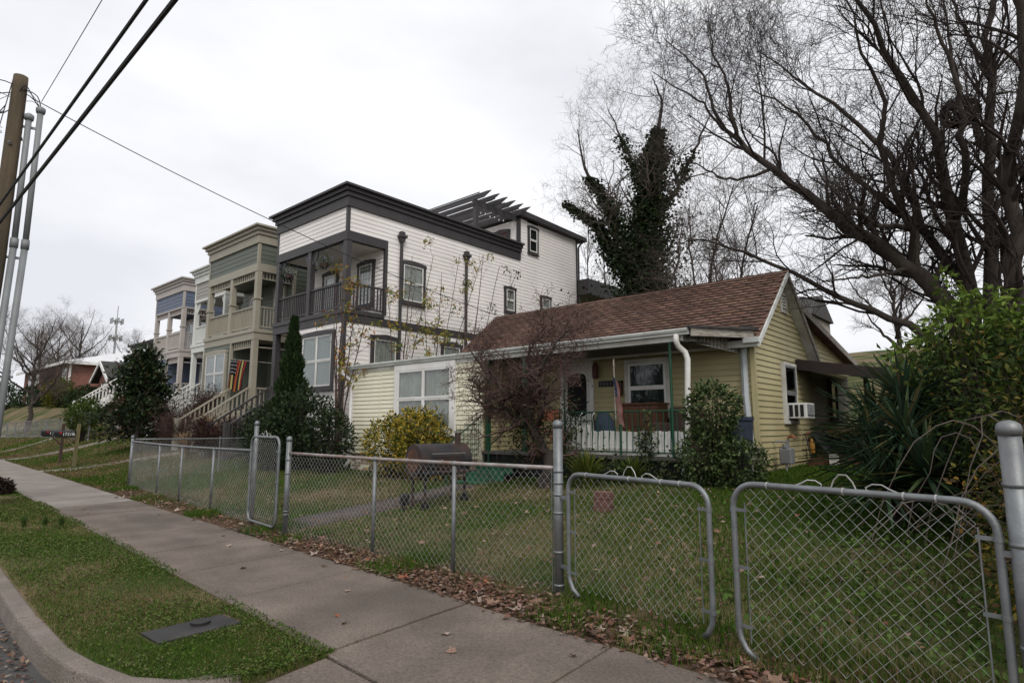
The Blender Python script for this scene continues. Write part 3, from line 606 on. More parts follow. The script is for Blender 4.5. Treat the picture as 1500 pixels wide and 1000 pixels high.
window(wh,'x',WX-.02,16.02,16.9,3.7,4.75,'hw_trim','white_paint',.12,1,1,'curtain',.07)
# rear three storey block
rb=MB().box(-22.4,20.78,.5,WX-.03,25.35,11.25).build('rear_block_wall','hw_siding',wh)
siding(rb,'x',WX-.03,20.76,25.35,4.0,11.3,.155,'hw_siding',t=.022,holes=[(21.3,22.1,9.6,11.2),(22.2,23.1,6.6,7.9)])
siding(rb,'y',20.76,-22.4,-17.7,9.9,11.25,.155,'hw_siding',t=.022,holes=[(-19.35,-18.2,9.6,11.1)])
window(wh,'x',WX-.02,21.42,21.98,9.85,10.98,'hw_trim','white_paint',.1,1,2,'dark_room',.05)
window(wh,'x',WX-.02,22.35,22.95,6.75,7.72,'hw_trim','white_paint',.1,1,2,'curtain',.06)
window(wh,'y',20.74,-19.2,-18.35,9.2,10.75,'hw_trim','door_brown',.13,1,1,'curtain',.08,name='roof_door',sill=False,sw=.1)
MB().box(WX-.12,20.66,9.9,WX+.02,20.78,11.3).box(WX-.1,25.3,3.5,WX+.02,25.4,11.3).build('corner_board','hw_trim',wh)
MB().prism([(-22.7,20.55,11.62),(-22.7,25.95,11.52),(-22.7,25.95,11.3),(-22.7,20.55,11.36)],(WX+22.95,0,0)).build('rear_roof','hw_trim',wh)
MB().tube([(WX+.15,25.85,11.35),(WX+.05,25.6,11.1),(WX+.05,25.45,10.9),(WX+.05,25.45,3)],.05,6).build('downspout','hw_trim',wh)
MB().box(-20.5,25.36,8.35,-16.9,28.6,8.75).build('rear_deck','hw_trim',wh)
MB().box(-20.5,25.36,8.75,-16.9,28.6,9.15).build('rear_deck_parapet','hw_trim',wh)
# pergola on the roof
MB().beam((-17.75,17.75,11.28),(-17.75,20.7,11.28),.09,.28).build('pergola_beam','hw_trim',wh); MB().beam((-21.8,17.75,11.28),(-21.8,20.7,11.28),.09,.28).build('pergola_beam','hw_trim',wh)
for i in range(6):
    y=17.95+i*.53; MB().prism([(-22.3,y,11.43),(-22.1,y,11.66),(-17.1,y,11.66),(-16.85,y,11.63),(-17.3,y,11.43)],(0,.05,0)).build('rafter','hw_trim',wh)
for i in range(9): y=17.9+i*.33; MB().box(-22,y,11.665,-17.5,y+.035,11.70).build('batten','hw_trim',wh)
for x in (-17.75,-21.8): MB().box(x-.09,17.85,9.5,x+.09,18.03,11.14).build('pergola_post','hw_trim',wh)
MB().box(-22.4,11.7,9.55,-17.8,20.76,9.6).build('roof_deck','wood_floor',wh)
MB().box(-17.72,20.62,9.6,-17.55,20.75,11.14).build('pergola_post','hw_trim',wh)
for i in range(9):
    MB().tube([(-17.8,18.0+i*.3,11.0-.05*(i%2)),(-17.8,18.0+i*.3,10.93-.05*(i%2))],.025,5).build('string_bulb','white_digit',wh)
# leader heads and downspouts on the side wall
for y in (13.78,17.2):
    d=MB().tube([(WX+.07,y,8.55),(WX+.07,y,2.)],.06,8).build('downspout','hw_trim',wh)
    MB().box(WX+.0,y-.09,8.72,WX+.16,y+.09,8.86).box(WX,y-.16,8.63,WX+.22,y+.16,8.719).prism([(WX,y-.12,8.63),(WX,y+.12,8.63),(WX,y+.06,8.45),(WX,y-.06,8.45)],(.17,0,0)).build('leader_head','hw_trim',d)
gh=row_house('green_house','dark grey green row house with tan trim and slatted porch frieze',-28.95,-24.1,11.45,.95,'gg_siding','gg_trim',low=(-26.15,-24.1),spandrel=True,flo=2.25,e=.2,yb=20)
ph=row_house('pale_house','narrow beige row house with white trim squeezed behind the green one',-34.4,-30.6,12.95,1.4,'pale_siding','pale_trim',zb=5.5,zd=5.95,zs=8.25,zc=9.3,low=(-34.4,-32.8),flo=2.9,spandrel=False,e=.2,yb=20)
bh=row_house('blue_house','slate blue row house with pinkish beige trim beyond the dark magnolia',-40.6,-36.3,13.05,1.7,'blue_siding','blue_trim',zb=5.5,zd=5.95,zs=8.3,zc=9.3,low=(-38.2,-36.3),flo=3.1,spandrel=True,e=.2,yb=20)
# hanging flower baskets under the white balcony beam
for x in (-21.6,-19.1):
    bk=thing('flower_basket','hanging basket of pale blue flowers under the %s bay of the white balcony beam'%('far' if x<-20 else 'corner'),'flower basket',(x,11.5,7.2))
    q=MB().tube([(x,11.5,7.25),(x,11.5,7.32),(x,11.5,7.45)],[.06,.15,.17],8).tube([(x,11.5,7.45),(x,11.5,8.05)],.006,4); q.build('basket','post_dark',bk)
    P=np.array((x,11.5,7.5))+rng.normal(size=(420,3))*np.array((.16,.16,.13)); V,F=leaves_np(P,.06); npmesh('flowers',V,F,'leaf',bk,colr=np.repeat(pal(420,[(.03,.06,.02),(.3,.33,.45),(.06,.1,.04)],[.5,.3,.2]),4,0),kind='stuff')
# porch flag on the green house, and the one on the yellow porch
def flag(label,pole,org,du,dv,w_,h_,folds,loc,canton=True,night=False):
    t=thing('flag',label,'flag',loc); MB().tube(pole,.014,6).build('flag_pole','weathered',t)
    nu,nv_=44,26; V=[];C=[]
    org=np.array(org); du=np.array(du,float); dv=np.array(dv,float); nr=np.cross(du,dv)
    cols=[(.30,.012,.02),(.42,.38,.33)] if not night else [(.02,.015,.015),(.42,.12,.03),(.03,.02,.02),(.42,.38,.14),(.02,.015,.015),(.38,.03,.03)]
    for j in range(nv_):
        for i in range(nu):
            s,r_=i/(nu-1),j/(nv_-1); p=org+du*w_*(s-.10*math.sin(r_*2)*s)+dv*h_*r_*(1-.05*math.sin(9*s))+nr*folds*math.sin(s*17+r_*2)*(.3+.7*r_); V.append(p)
    F=[];FC=[]
    for j in range(nv_-1):
        for i in range(nu-1):
            F.append((j*nu+i,j*nu+i+1,(j+1)*nu+i+1,(j+1)*nu+i)); 
    V=np.array(V); Fa=np.array(F); VV=V[Fa.ravel()]; 
    for (j,i) in [(j,i) for j in range(nv_-1) for i in range(nu-1)]:
        s,r_=(i+.5)/(nu-1),(j+.5)/(nv_-1)
        if s<.42 and r_<.54: c=(.5,.5,.5) if (i%3==1 and j%3==1) else ((.015,.02,.07) if not night else (.01,.01,.012))
        else: c=cols[int((s if night else r_)*13)%len(cols)]
        FC+=[c]*4
    npmesh('cloth',VV,np.arange(len(VV)).reshape(-1,4),'print',t,colr=np.array(FC)); return t
flag('multicoloured striped flag with black canton on a pole at the green house porch',[(-22.75,12.3,4.06),(-25.55,11.2,4.4)],(-25.5,11.2,4.38),(.62,.26,-.07),(-.10,-.05,-1),1.3,1.25,.07,(-24.2,11.2,3.9),night=True)
flag('small faded stars and stripes flag hanging limp on the yellow porch railing',[(-6.42,10.52,1.75),(-6.40,10.46,2.95)],(-6.43,10.46,2.62),(.10,.02,-.9),(.2,-.06,-.2),1.1,.85,.05,(-6.4,10.5,1.8))
# ---------------------------------------------------------------- far left: flats, gabled brick house, white stair, house beyond
def brickmat():
    m=bpy.data.materials.new('far_brick'); m.use_nodes=True; n=m.node_tree.nodes; l=m.node_tree.links; b=n['Principled BSDF']; b.inputs['Roughness'].default_value=.9
    t=n.new('ShaderNodeTexBrick'); t.inputs['Scale'].default_value=1; t.inputs['Color1'].default_value=(.21,.07,.045,1); t.inputs['Color2'].default_value=(.15,.05,.036,1); t.inputs['Mortar'].default_value=(.2,.13,.1,1)
    t.inputs['Brick Width'].default_value=.24; t.inputs['Row Height'].default_value=.085; t.inputs['Mortar Size'].default_value=.012
    g=n.new('ShaderNodeNewGeometry'); s=n.new('ShaderNodeSeparateXYZ'); c=n.new('ShaderNodeCombineXYZ'); a=n.new('ShaderNodeMath'); l.new(g.outputs['Position'],s.inputs[0]); l.new(s.outputs['X'],a.inputs[0]); l.new(s.outputs['Y'],a.inputs[1]); l.new(a.outputs[0],c.inputs[0]); l.new(s.outputs['Z'],c.inputs[1]); l.new(c.outputs[0],t.inputs['Vector']); l.new(t.outputs[0],b.inputs['Base Color']); M['far_brick']=m
brickmat()
ab=thing('apartment_building','long red brick apartment block with pale metal roof behind the far lawn','building',(-75,20,3.6))
MB().box(-104,18,2.5,-81,34,8.75).build('wall','far_brick',ab)
q=MB(); q.hexa([(-105,17.2,8.75),(-80.2,17.2,8.75),(-80.2,35,8.75),(-105,35,8.75),(-100,25,10.9),(-85,25,10.9),(-85,27,10.9),(-100,27,10.9)]); q.build('roof','metal_roof',ab)
MB().box(-105.02,17.18,8.45,-80.18,17.3,8.77).box(-80.3,17.3,8.45,-80.18,35,8.77).build('fascia','white_paint',ab)
MB().tube([(-80.85,17.9,8.6),(-80.85,17.9,3.5)],.12,6).build('downspout','white_paint',ab)
for x in (-101,-97,-84): window(ab,'y',17.99,x,x+1.5,4.6,6.2,'white_paint','white_paint',.1,1,2,'curtain')
for x in (-101,-97,-84): window(ab,'y',17.99,x,x+1.5,6.8,8.1,'white_paint','white_paint',.1,1,2,'curtain')
for y in (22.5,27): window(ab,'x',-80.99,y,y+1.6,6.2,7.9,'white_paint','white_paint',.1,1,2,'curtain')
MB().box(-92.5,17.7,3,-88,18.1,8.4).build('stairwell','dark_room',ab)
bg_=thing('brick_gable_house','small red brick house with dark shingle gable and white bargeboards','house',(-51,16,3.5))
MB().box(-54.8,15.6,2.5,-48,22,5.4).build('wall','far_brick',bg_); MB().prism([(-48.02,15.6,5.4),(-48.02,22,5.4),(-48.02,18.8,7.4)],(-6.7,0,0)).build('gable_wall','far_brick',bg_)
MB().box(-54.2,13.9,2.5,-51.2,15.7,5.1).build('porch_wall','far_brick',bg_)
MB().prism([(-54.2,13.9,5.1),(-51.2,13.9,5.1),(-52.7,13.9,6.2)],(0,3,0)).build('porch_gable','far_brick',bg_)
for a,b_ in (((-54.8,5.0),(-52.7,6.45)),((-50.6,5.0),(-52.7,6.45))):
    MB().prism([(a[0],13.5,a[1]),(b_[0],13.5,b_[1]),(b_[0],13.5,b_[1]-.15),(a[0],13.5,a[1]-.15)],(0,4.5,0)).build('porch_roof','shingle_dark',bg_)
    MB().prism([(a[0],13.4,a[1]+.02),(b_[0],13.4,b_[1]+.02),(b_[0],13.4,b_[1]-.25),(a[0],13.4,a[1]-.25)],(0,.08,0)).build('bargeboard','white_paint',bg_)
MB().prism([(-47.6,15.1,5.2),(-47.6,18.8,7.55),(-47.6,18.8,7.4),(-47.6,15.1,5.05)],(-7.6,0,0)).build('roof','shingle_dark',bg_); MB().prism([(-47.6,22.5,5.2),(-47.6,18.8,7.55),(-47.6,18.8,7.4),(-47.6,22.5,5.05)],(-7.6,0,0)).build('roof','shingle_dark',bg_)
MB().box(-55.2,15.0,4.98,-47.6,15.08,5.22).build('gutter','white_paint',bg_)
window(bg_,'y',13.88,-53.1,-52.3,3.6,4.7,'white_paint','white_paint',.08,1,2,'curtain'); window(bg_,'y',15.58,-50.4,-49.4,3.6,4.8,'white_paint','white_paint',.08,1,2,'curtain')
# house beyond the blue one: only its eave and side show, with its white stair
fh=thing('gabled_house','pale house with a hipped eave peeping out beyond the blue house','house',(-46,16,2.2))
MB().box(-48.6,15.4,1.5,-43.2,24,7.9).build('wall','pale_siding',fh)
siding(fh,'y',15.4,-48.5,-43.3,2.6,7.8,.25,'pale_siding')
MB().prism([(-43.0,15.0,7.7),(-43.0,19.5,9.6),(-43.0,24,7.7),(-43.0,24,7.55),(-43.0,19.5,9.4),(-43.0,15.0,7.55)],(-6,0,0)).build('roof','shingle_dark',fh)
MB().prism([(-42.95,14.9,7.75),(-42.95,19.5,9.68),(-42.95,19.5,9.4),(-42.95,14.9,7.47)],(-.1,0,0)).build('bargeboard','white_paint',fh)
window(fh,'y',15.38,-45.6,-44.6,4.6,6.2,'white_paint','white_paint',.1,1,2,'curtain')
MB().box(-46,13.6,4.3,-43.3,15.4,4.45).build('porch_floor','white_paint',fh); MB().box(-46.4,13.4,6.9,-43.0,15.4,7.05).build('porch_roof','shingle_dark',fh)
for x in (-45.9,-43.5): MB().box(x-.08,13.65,4.45,x+.08,13.8,6.9).build('post','white_paint',fh)
for x in (-45.8,-44.3):
    st=railing(fh,(x,10.6,2.2),(x,13.6,4.4),.95,'white_paint',16,name='stair_railing',bt=.06); MB().box(x-.1,10.45,1.9,x+.1,10.6,3.2).build('newel_post','white_paint',st)
    MB().prism([(x-.03,10.6,2.0),(x-.03,13.6,4.2),(x-.03,13.6,4.45),(x-.03,10.6,2.3)],(.06,0,0)).build('stringer','white_paint',st)
for i in range(11): MB().box(-45.75,10.65+.27*i,2.15+.2*i,-44.35,10.93+.27*i,2.35+.2*i).build('tread','white_paint',fh)
# roof of a dark house on the hill behind the yellow gable
dh=thing('hill_house','dark roofed house on the rise behind the yellow gable','house',(-12.6,48,5))
MB().box(-13.5,46.5,4.5,-11.9,52,9.7).build('wall','weathered',dh); MB().prism([(-11.6,46,9.6),(-11.6,49,11.4),(-11.6,52,9.6)],(-2.2,0,0)).build('roof','shingle_dark',dh)
# cell tower far behind
tw_=thing('cell_tower','slim grey mobile phone mast with antenna panels above the far treetops','mast',(-221,60,5))
MB().tube([(-221,60,0),(-221,60,36)],[.5,.28],8).build('mast','tower',tw_)
for z in (29.5,35):
    for k in range(6):
        a=k*math.pi/3; c_,s_=math.cos(a)*1.7,math.sin(a)*1.7; MB().tube([(-221,60,z),(-221+c_,60+s_,z)],.18,4).build('arm','tower',tw_); MB().box(-221+c_-.25,60+s_-.2,z-.9,-221+c_+.25,60+s_+.2,z+.9).build('antenna_panel','tower',tw_)
MB().tube([(-221,60,36),(-221,60,40)],.12,4).build('lightning_rod','tower',tw_)
# ---------------------------------------------------------------- chain link fences
def mesh_wires(name,parent,a,b_,z0,z1,pitch=.085,r=.0018,trim=None):
    """woven zigzag wires between ground points a,b"""
    a=np.array(a,float); b_=np.array(b_,float); L=np.linalg.norm(b_-a); t=(b_-a)/L; nn=np.array([-t[1],t[0]]); pitch=pitch/2; nw=int(L/pitch); nz_=int((z1-z0)/pitch); 
    k=np.arange(nz_+1); zz=z0+(z1-z0)*k/nz_; P=[]
    for i in range(nw):
        for ph in (0,):
            u=i*pitch+(np.where((k+i)%2==0,0,1.0))*pitch; u=np.clip(u,0,L); d=np.where((k+i)%2==0,-.003,.003); p=np.stack([a[0]+t[0]*u+nn[0]*d,a[1]+t[1]*u+nn[1]*d,zz+(0 if z0>5 else 0)],1); P.append(p)
    P=np.array(P); V,F=tubes_np(P,np.full(P.shape[:2],r),4); return npmesh(name,V,F,'wire',parent,kind='stuff')
def capped(parent,x,y,z0,z1,r,name='post',m='galv',lean=(0,0)):
    p=MB().tube([(x,y,z0),(x+lean[0],y+lean[1],z1)],r,12).build(name,m,parent,smooth=True)
    X_,Y_=x+lean[0],y+lean[1]; MB().tube([(X_,Y_,z1-.045),(X_,Y_,z1-.01),(X_,Y_,z1+.012),(X_,Y_,z1+.026),(X_,Y_,z1+.032)],[r*1.14,r*1.14,r*1.0,r*.6,r*.1],12).build('post_cap',m,p,smooth=True)
    return p
def band(parent,x,y,z,r):
    MB().tube([(x,y,z-.012),(x,y,z+.012)],r,12).build('band','galv',parent,smooth=True)
fz=lambda x,y: tzf(x,y)
HF=1.2
A=(-18.42,5.62); Bp=(-9.92,4.86); Cp=(-8.58,4.72); Dp=(-3.56,4.76)
f1=thing('chain_link_fence','long chain link fence run from the corner post to the walk gate','fence',(-14,5.2,0))
capped(f1,*A,-.1,1.33,.038); capped(f1,-18.62,5.70,-.1,1.18,.034,m='post_dark' if 0 else 'galv'); 
def rail(parent,a,b_,z,sag=.015,m='galv',r=.021):
    t=np.linspace(0,1,9); MB().tube([(a[0]+(b_[0]-a[0])*s,a[1]+(b_[1]-a[1])*s,z-sag*math.sin(math.pi*s)) for s in t],r,10).build('top_rail',m,parent,smooth=True)
rail(f1,A,Bp,1.2,.03)
for x in (-15.7,-13.95,-11.95): 
    s=(x-A[0])/(Bp[0]-A[0]); y=A[1]+(Bp[1]-A[1])*s; MB().tube([(x,y,-.1),(x,y,1.18)],.024,10).build('line_post','galv',f1,smooth=True)
mesh_wires('chain_mesh',f1,A,Bp,.03,1.2); 
rail(f1,(-18.6,5.75),(-18.6,10.2),1.25); MB().tube([(-18.6,10.2,0),(-18.6,10.2,1.5)],.03,8).build('line_post','galv',f1)
MB().tube([(-18.6,8,0),(-18.6,8,1.3)],.024,8).build('line_post','galv',f1)
mesh_wires('chain_mesh',f1,(-18.6,5.75),(-18.6,10.2),.25,1.25)
f2=thing('chain_link_fence','rust topped chain link fence run between the walk gate and the driveway gate','fence',(-6,4.7,0))
rail(f2,Cp,Dp,1.2,.012,'galv_rust')
for x in (-6.45,-5.0):
    s=(x-Cp[0])/(Dp[0]-Cp[0]); y=Cp[1]+(Dp[1]-Cp[1])*s; lp=MB().tube([(x,y,-.1),(x,y,1.18)],.025,10).build('line_post','galv',f2,smooth=True); MB().tube([(x,y,1.165),(x,y,1.19),(x,y,1.215)],[.03,.032,.02],10).build('post_cap','galv',lp,smooth=True)
mesh_wires('chain_mesh',f2,Cp,Dp,.03,1.2)
MB().tube([(Dp[0]-.07,Dp[1]-.01,.05),(Dp[0]-.07,Dp[1]-.01,1.2)],.006,5).build('tension_bar','galv',f2)
for x in np.arange(-8.3,-3.7,.62): 
    s=(x-Cp[0])/(Dp[0]-Cp[0]); y=Cp[1]+(Dp[1]-Cp[1])*s; MB().tube([(x-.004,y,1.192),(x+.004,y,1.192)],.026,8).build('tie_wire','wire',f2)
tp=capped(f2,Dp[0],Dp[1],-.1,1.63,.046,name='terminal_post')
for z in (1.17,1.06,.95,.78,.42,.12): band(tp,Dp[0],Dp[1],z,.05)
# walk gate with its two posts
def gate(name,label,a,b_,z0,z1,rad=.16,r=.021,scrolls=True,bottom=True,stubs=True,seed=0):
    a=np.array(a,float); b_=np.array(b_,float); L=np.linalg.norm(b_-a); t=(b_-a)/L; g_=thing(name,label,'gate',(*((a+b_)/2),z0))
    def pt(u,z): return (a[0]+t[0]*u,a[1]+t[1]*u,z)
    arc=lambda cu,cz,t0,t1:[pt(cu+rad*math.cos(q),cz+rad*math.sin(q)) for q in np.linspace(t0,t1,7)]
    path=[pt(0,z0+rad)]+[pt(0,z) for z in np.linspace(z0+rad+.1,z1-rad-.05,4)]+arc(rad,z1-rad,math.pi,math.pi/2)+[pt(u,z1) for u in np.linspace(rad+.1,L-rad-.1,4)]+arc(L-rad,z1-rad,math.pi/2,0)+[pt(L,z) for z in np.linspace(z1-rad-.05,z0+rad+.1,4)]
    if bottom: path+=arc(L-rad,z0+rad,0,-math.pi/2)+[pt(u,z0) for u in np.linspace(L-rad-.05,rad+.05,3)]+arc(rad,z0+rad,-math.pi/2,-math.pi)
    else: path=[pt(.13,z0-.02),pt(.05,z0+.03),pt(.01,z0+.1)]+path+[pt(L-.01,z0+.1),pt(L-.04,z0+.03),pt(L-.08,z0-.01)]
    MB().tube(path,r,10,cap=not bottom).build('gate_frame','galv',g_,smooth=True)
    mesh_wires('chain_mesh',g_,a+t*.09,b_-t*.09,z0+.04,z1-.03)
    for u in (.085,L-.085): MB().tube([pt(u,z0+.08),pt(u,z1-.13)],.005,5).build('tension_bar','galv',g_)
    for u,s in ((0,1),(L,-1)):
        for q in (.16,.5,.84):
            z=z0+(z1-z0)*q; MB().tube([pt(u,z-.013),pt(u,z+.013)],.025,10).build('band','galv',g_); MB().beam(pt(u,z),pt(u+s*.1,z),.008,.022).build('clip','galv',g_)
    for u in (rad+.1,L*.5,L*.72,L-rad-.1): MB().tube([pt(u-.005,z1),pt(u+.005,z1)],.0245,10).build('tie_wire','wire',g_)
    if scrolls:
        for du,hw,hh in ((-.2,.085,.055),(0,.075,.1),(.2,.085,.055)):
            c=L/2+du*L/1.35; sk=(.03 if du<0 else -.03 if du>0 else 0)
            MB().tube([pt(c-hw,z1+.012),pt(c-hw*.75+sk,z1+hh*.6),pt(c-hw*.3+sk,z1+hh),pt(c+hw*.3+sk,z1+hh),pt(c+hw*.75+sk,z1+hh*.6),pt(c+hw,z1+.012)],.0045,5).build('scroll','wire',g_)
    return g_
gp_=gate('walk_gate','narrow tall chain link walk gate standing ajar at the garden path',(-9.9,4.78),(-8.72,4.64),.10,1.43,.14,seed=1)
capped(gp_,*Bp,-.1,1.66,.036,name='gate_post'); 
pp=capped(gp_,*Cp,-.1,1.42,.04,name='hinge_post')
for z in (1.1,.9,.35,.3): band(pp,*Cp,z,.044)
g1=gate('driveway_gate','driveway gate leaf hinged on the tall capped post',(-3.40,4.70),(-1.90,4.38),.10,1.16,.15,bottom=False)
for z in (.93,.3): MB().beam((Dp[0],Dp[1],z),(-3.40,4.70,z),.03,.028).build('hinge','galv',g1)
g2=gate('driveway_gate','driveway gate leaf hinged on the thick end post beside the thicket',(-1.70,4.34),(-.22,4.10),.06,1.2,.16,bottom=False)
for z in (.95,.2): MB().beam((-.02,4.08,z),(-.22,4.10,z),.03,.028).build('hinge','galv',g2)
f3=thing('chain_link_fence','short chain link fence end behind the thick post at the thicket','fence',(.6,4.05,0))
capped(f3,-.13,4.10,-.1,1.60,.05,name='terminal_post'); rail(f3,(-.02,4.08),(4,3.85),1.2); mesh_wires('chain_mesh',f3,(0,4.08),(4,3.85),.03,1.2)
for z in (1.3,1.0,.5): band(f3,-.13,4.10,z,.054)
MB().tube([(.35,4.3,0),(.35,4.3,1.5)],.04,10).build('line_post','galv',f3)
# far fence on the left lawn
f4=thing('wire_fence','low wire fence across the rising far lawn before the brick flats','fence',(-45,9,2))
for i,x in enumerate(np.arange(-62,-37.5,3.0)):
    y=9.5+.0*i; z=tzf(x,y); MB().tube([(x,y,z-.1),(x,y,z+1.1)],.035,6).build('line_post','galv',f4)
MB().tube([(x,9.5,tzf(x,9.5)+1.1) for x in np.arange(-62,-37.9,3.0)],.025,6).build('top_rail','galv',f4)
P=[]
for x in np.arange(-62,-38.1,.14):
    for s in (1,-1): z=tzf(x,9.5); P.append([(x,9.5,z+.03),(x+s*.5,9.5,z+.55),(x,9.5,z+1.08)])
P=np.array(P); V,F=tubes_np(P,np.full(P.shape[:2],.0035),3); npmesh('chain_mesh',V,F,'wire',f4,kind='stuff')
# ---------------------------------------------------------------- utility pole and wires
px_,py_=-16.0,2.07
up_=thing('utility_pole','weathered wooden utility pole with two grey conduits at the kerb','utility pole',(px_,py_,0))
MB().tube([(px_,py_-.12,-.2),(px_,py_-.06,2),(px_+.01,py_+.02,5),(px_+.02,py_+.05,8.85),(px_+.02,py_+.05,9.1)],[.17,.165,.15,.135,.13],14).build('shaft','pole_wood',up_,smooth=True)
for i,(dx,dy,zt) in enumerate(((.12,.25,8.2),(.14,.43,8.42))):
    X_,Y_=px_+dx,py_+dy
    c=MB().tube([(X_,Y_-.13,-.1),(X_,Y_,5.4)],.062,10).build('conduit','conduit',up_,smooth=True); MB().tube([(X_,Y_,5.4),(X_,Y_,zt)],.056,10).build('conduit_riser','conduit',c,smooth=True); MB().tube([(X_,Y_,5.3),(X_,Y_,5.5)],.075,10).build('coupling','conduit',c,smooth=True); MB().tube([(X_,Y_,zt-.06),(X_,Y_,zt),(X_,Y_,zt+.05),(X_,Y_,zt+.09)],[.08,.09,.09,.04],10).build('weatherhead','conduit',c,smooth=True)
for z in (8.0,5.1,2.6): MB().beam((px_,py_+.1,z),(px_+.14,py_+.48,z),.04,.05).build('bracket','galv',up_)
MB().tube([(px_,py_+.1,7.7),(px_+.02,py_+.2,7.72)],.04,6).build('bolt','galv',up_); MB().tube([(px_+.1,py_-.02,7.55),(px_+.2,py_-.02,7.5)],.035,6).build('bolt','galv',up_)
lo=rng.normal
for k in range(5):
    j_=lambda s_=.14:rng.normal()*s_
    kp_=resample([(px_+.14,py_+.43,8.45),(px_+.12,py_+.34+j_(.05),8.68+j_(.1)),(px_+.1+j_(.1),py_+.1,8.72+j_()),(px_-.05,py_-.25+j_(),8.6+j_(.2)),(px_-.15,py_-.55+j_(),8.3+j_(.2)),(px_-.2,py_-.4+j_(),7.95+j_()),(px_-.05,py_-.14,7.95+j_(.25))],26); kp_[1:-1]=(kp_[:-2]+kp_[1:-1]*2+kp_[2:])/4; kp_[1:-1]=(kp_[:-2]+kp_[1:-1]*2+kp_[2:])/4
    MB().tube(kp_,.011 if k<3 else .006,5).build('drip_loop','cable',up_)
def sagline(a,b_,sag,n_=24): 
    a=np.array(a,float); b_=np.array(b_,float); return [tuple(a+(b_-a)*s-np.array((0,0,sag*4*s*(1-s)))) for s in np.linspace(0,1,n_)]
tag(MB().tube(sagline((-16.0,1.9,5.42),(14,1.9,6.68),.04),.028,6).build('cable','cable'),'lower thick black cable strung along the street from the pole','cable')
tag(MB().tube(sagline((-16.0,1.9,5.84),(14,1.9,7.35),.04),.022,6).build('cable','cable'),'upper thick black cable strung along the street from the pole','cable')
tag(MB().tube(sagline((-15.9,2.5,8.65),(14,2.2,11.0),.3),.007,5).build('cable','cable'),'thin grey wire rising from the pole top over the street','cable')
tag(MB().tube(sagline((-15.95,2.35,8.68),(-13.0,14.2,5.15),.28),.011,5).build('cable','cable'),'thin black service drop from the pole to the yellow house roof','cable')
MB_=MB().tube(sagline((-16,2,9.0),(-60,5,9.2),.5),.01,4).build('cable','cable'); tag(MB_,'thin black wire running from the pole down the far street','cable')
# ---------------------------------------------------------------- small objects
def text(parent,s,org,size,m,rx,rz,name='lettering',ext=.002):
    c=bpy.data.curves.new(name,'FONT'); c.body=s; c.size=size; c.extrude=ext; o=bpy.data.objects.new(name,c); col.objects.link(o)
    me=bpy.data.meshes.new_from_object(o.evaluated_get(bpy.context.evaluated_depsgraph_get())); bpy.data.objects.remove(o)
    me.materials.clear(); me.materials.append(M[m]); o=link(name,me,parent); o.location=np.array(org)-np.array(OFF[parent.name]); o.rotation_euler=(rx,0,rz); return o
def mailbox(label,x,y,no,pm,lean=0):
    z=tzf(x,y); t=thing('mailbox',label,'mailbox',(x,y,z))
    MB().beam((x,y,z-.3),(x,y+lean,z+1.62),.1,.1).build('post',pm,t)
    zb=z+1.14; prof=[(-.1,0),(.1,0),(.1,.13)]+[(.1*math.cos(a),.13+.09*math.sin(a)) for a in np.linspace(0,math.pi,8)[1:-1]]+[(-.1,.13)]
    b_=MB().prism([(x+p,y-.74,zb+q) for p,q in prof],(0,.66,0)).build('box','black_plastic',t)
    MB().box(x+.103,y-.56,zb+.11,x+.112,y-.49,zb+.18).build('signal_flag','red_flag',b_)
    MB().beam((x,y,z+.72),(x,y-.36,zb-.03),.05,.05).build('brace',pm,t); MB().box(x-.04,y-.66,zb-.05,x+.04,y,zb-.003).build('arm',pm,t)
    text(b_,no,(x+.104,y-.47,zb+.04),.15,'white_digit',R(90),R(90),'number')
mailbox('black mailbox on a dark wooden post numbered 1721A',-30.4,6.70,'1721A','post_dark')
mailbox('black mailbox on a pale greenish wooden post numbered 1721B',-27.6,6.52,'1721B','post_wood',.05)
# barrel grill
gr=thing('barrel_grill','rusty black barrel smoker grill with chimney on the lawn by the steps','grill',(-8.25,7.55,tzf(-8.25,7.55)))
a=np.array((-8.36,6.95,1.0)); b_=np.array((-8.2,8.0,1.0)); ax=unit(b_-a); sd=np.array((ax[1],-ax[0],0)); up3=np.array((0,0,1.))
def half(t0,t1,name,m,r=.29):
    th=np.linspace(t0,t1,15); mb=MB(); i0=0
    for p in (a,b_):
        for t in th: mb.v.append(tuple(p+sd*r*math.cos(t)+up3*r*math.sin(t)))
    n_=len(th)
    for k in range(n_-1): mb.f.append((k,k+1,n_+k+1,n_+k))
    mb.f.append(tuple(range(n_))); mb.f.append(tuple(range(n_,2*n_))[::-1]); return mb.build(name,m,gr,smooth=False)
lid=half(.0,math.pi,'lid','grill_black'); half(math.pi,2*math.pi,'firebox','grill_black',.285)
MB().tube([a-ax*.012,a-ax*.004],.2,16).build('end_plate','grill_rust',gr)
p=b_-ax*.12+up3*.2; MB().tube([p,p+up3*.28],.055,10).build('chimney','grill_black',gr); MB().tube([p+up3*.29,p+up3*.31],.075,10).build('chimney_cap','grill_black',gr)
MB().tube([a+ax*.2+sd*.3+up3*.12,a+ax*.2+sd*.35+up3*.12,b_-ax*.2+sd*.35+up3*.12,b_-ax*.2+sd*.3+up3*.12],.012,6).build('lid_handle','galv',lid)
for p in (a+ax*.12,b_-ax*.1):
    for s in (-1,1):
        q=p+sd*.2*s; z=tzf(q[0],q[1]); MB().beam((*q[:2],z),(q[0],q[1],.85),.035,.035).build('leg','grill_black',gr)
        if p is not b_ and s>0: MB().tube([(q[0],q[1]-.02,z+.07),(q[0],q[1]+.03,z+.07)],.08,12).build('wheel','black_plastic',gr)
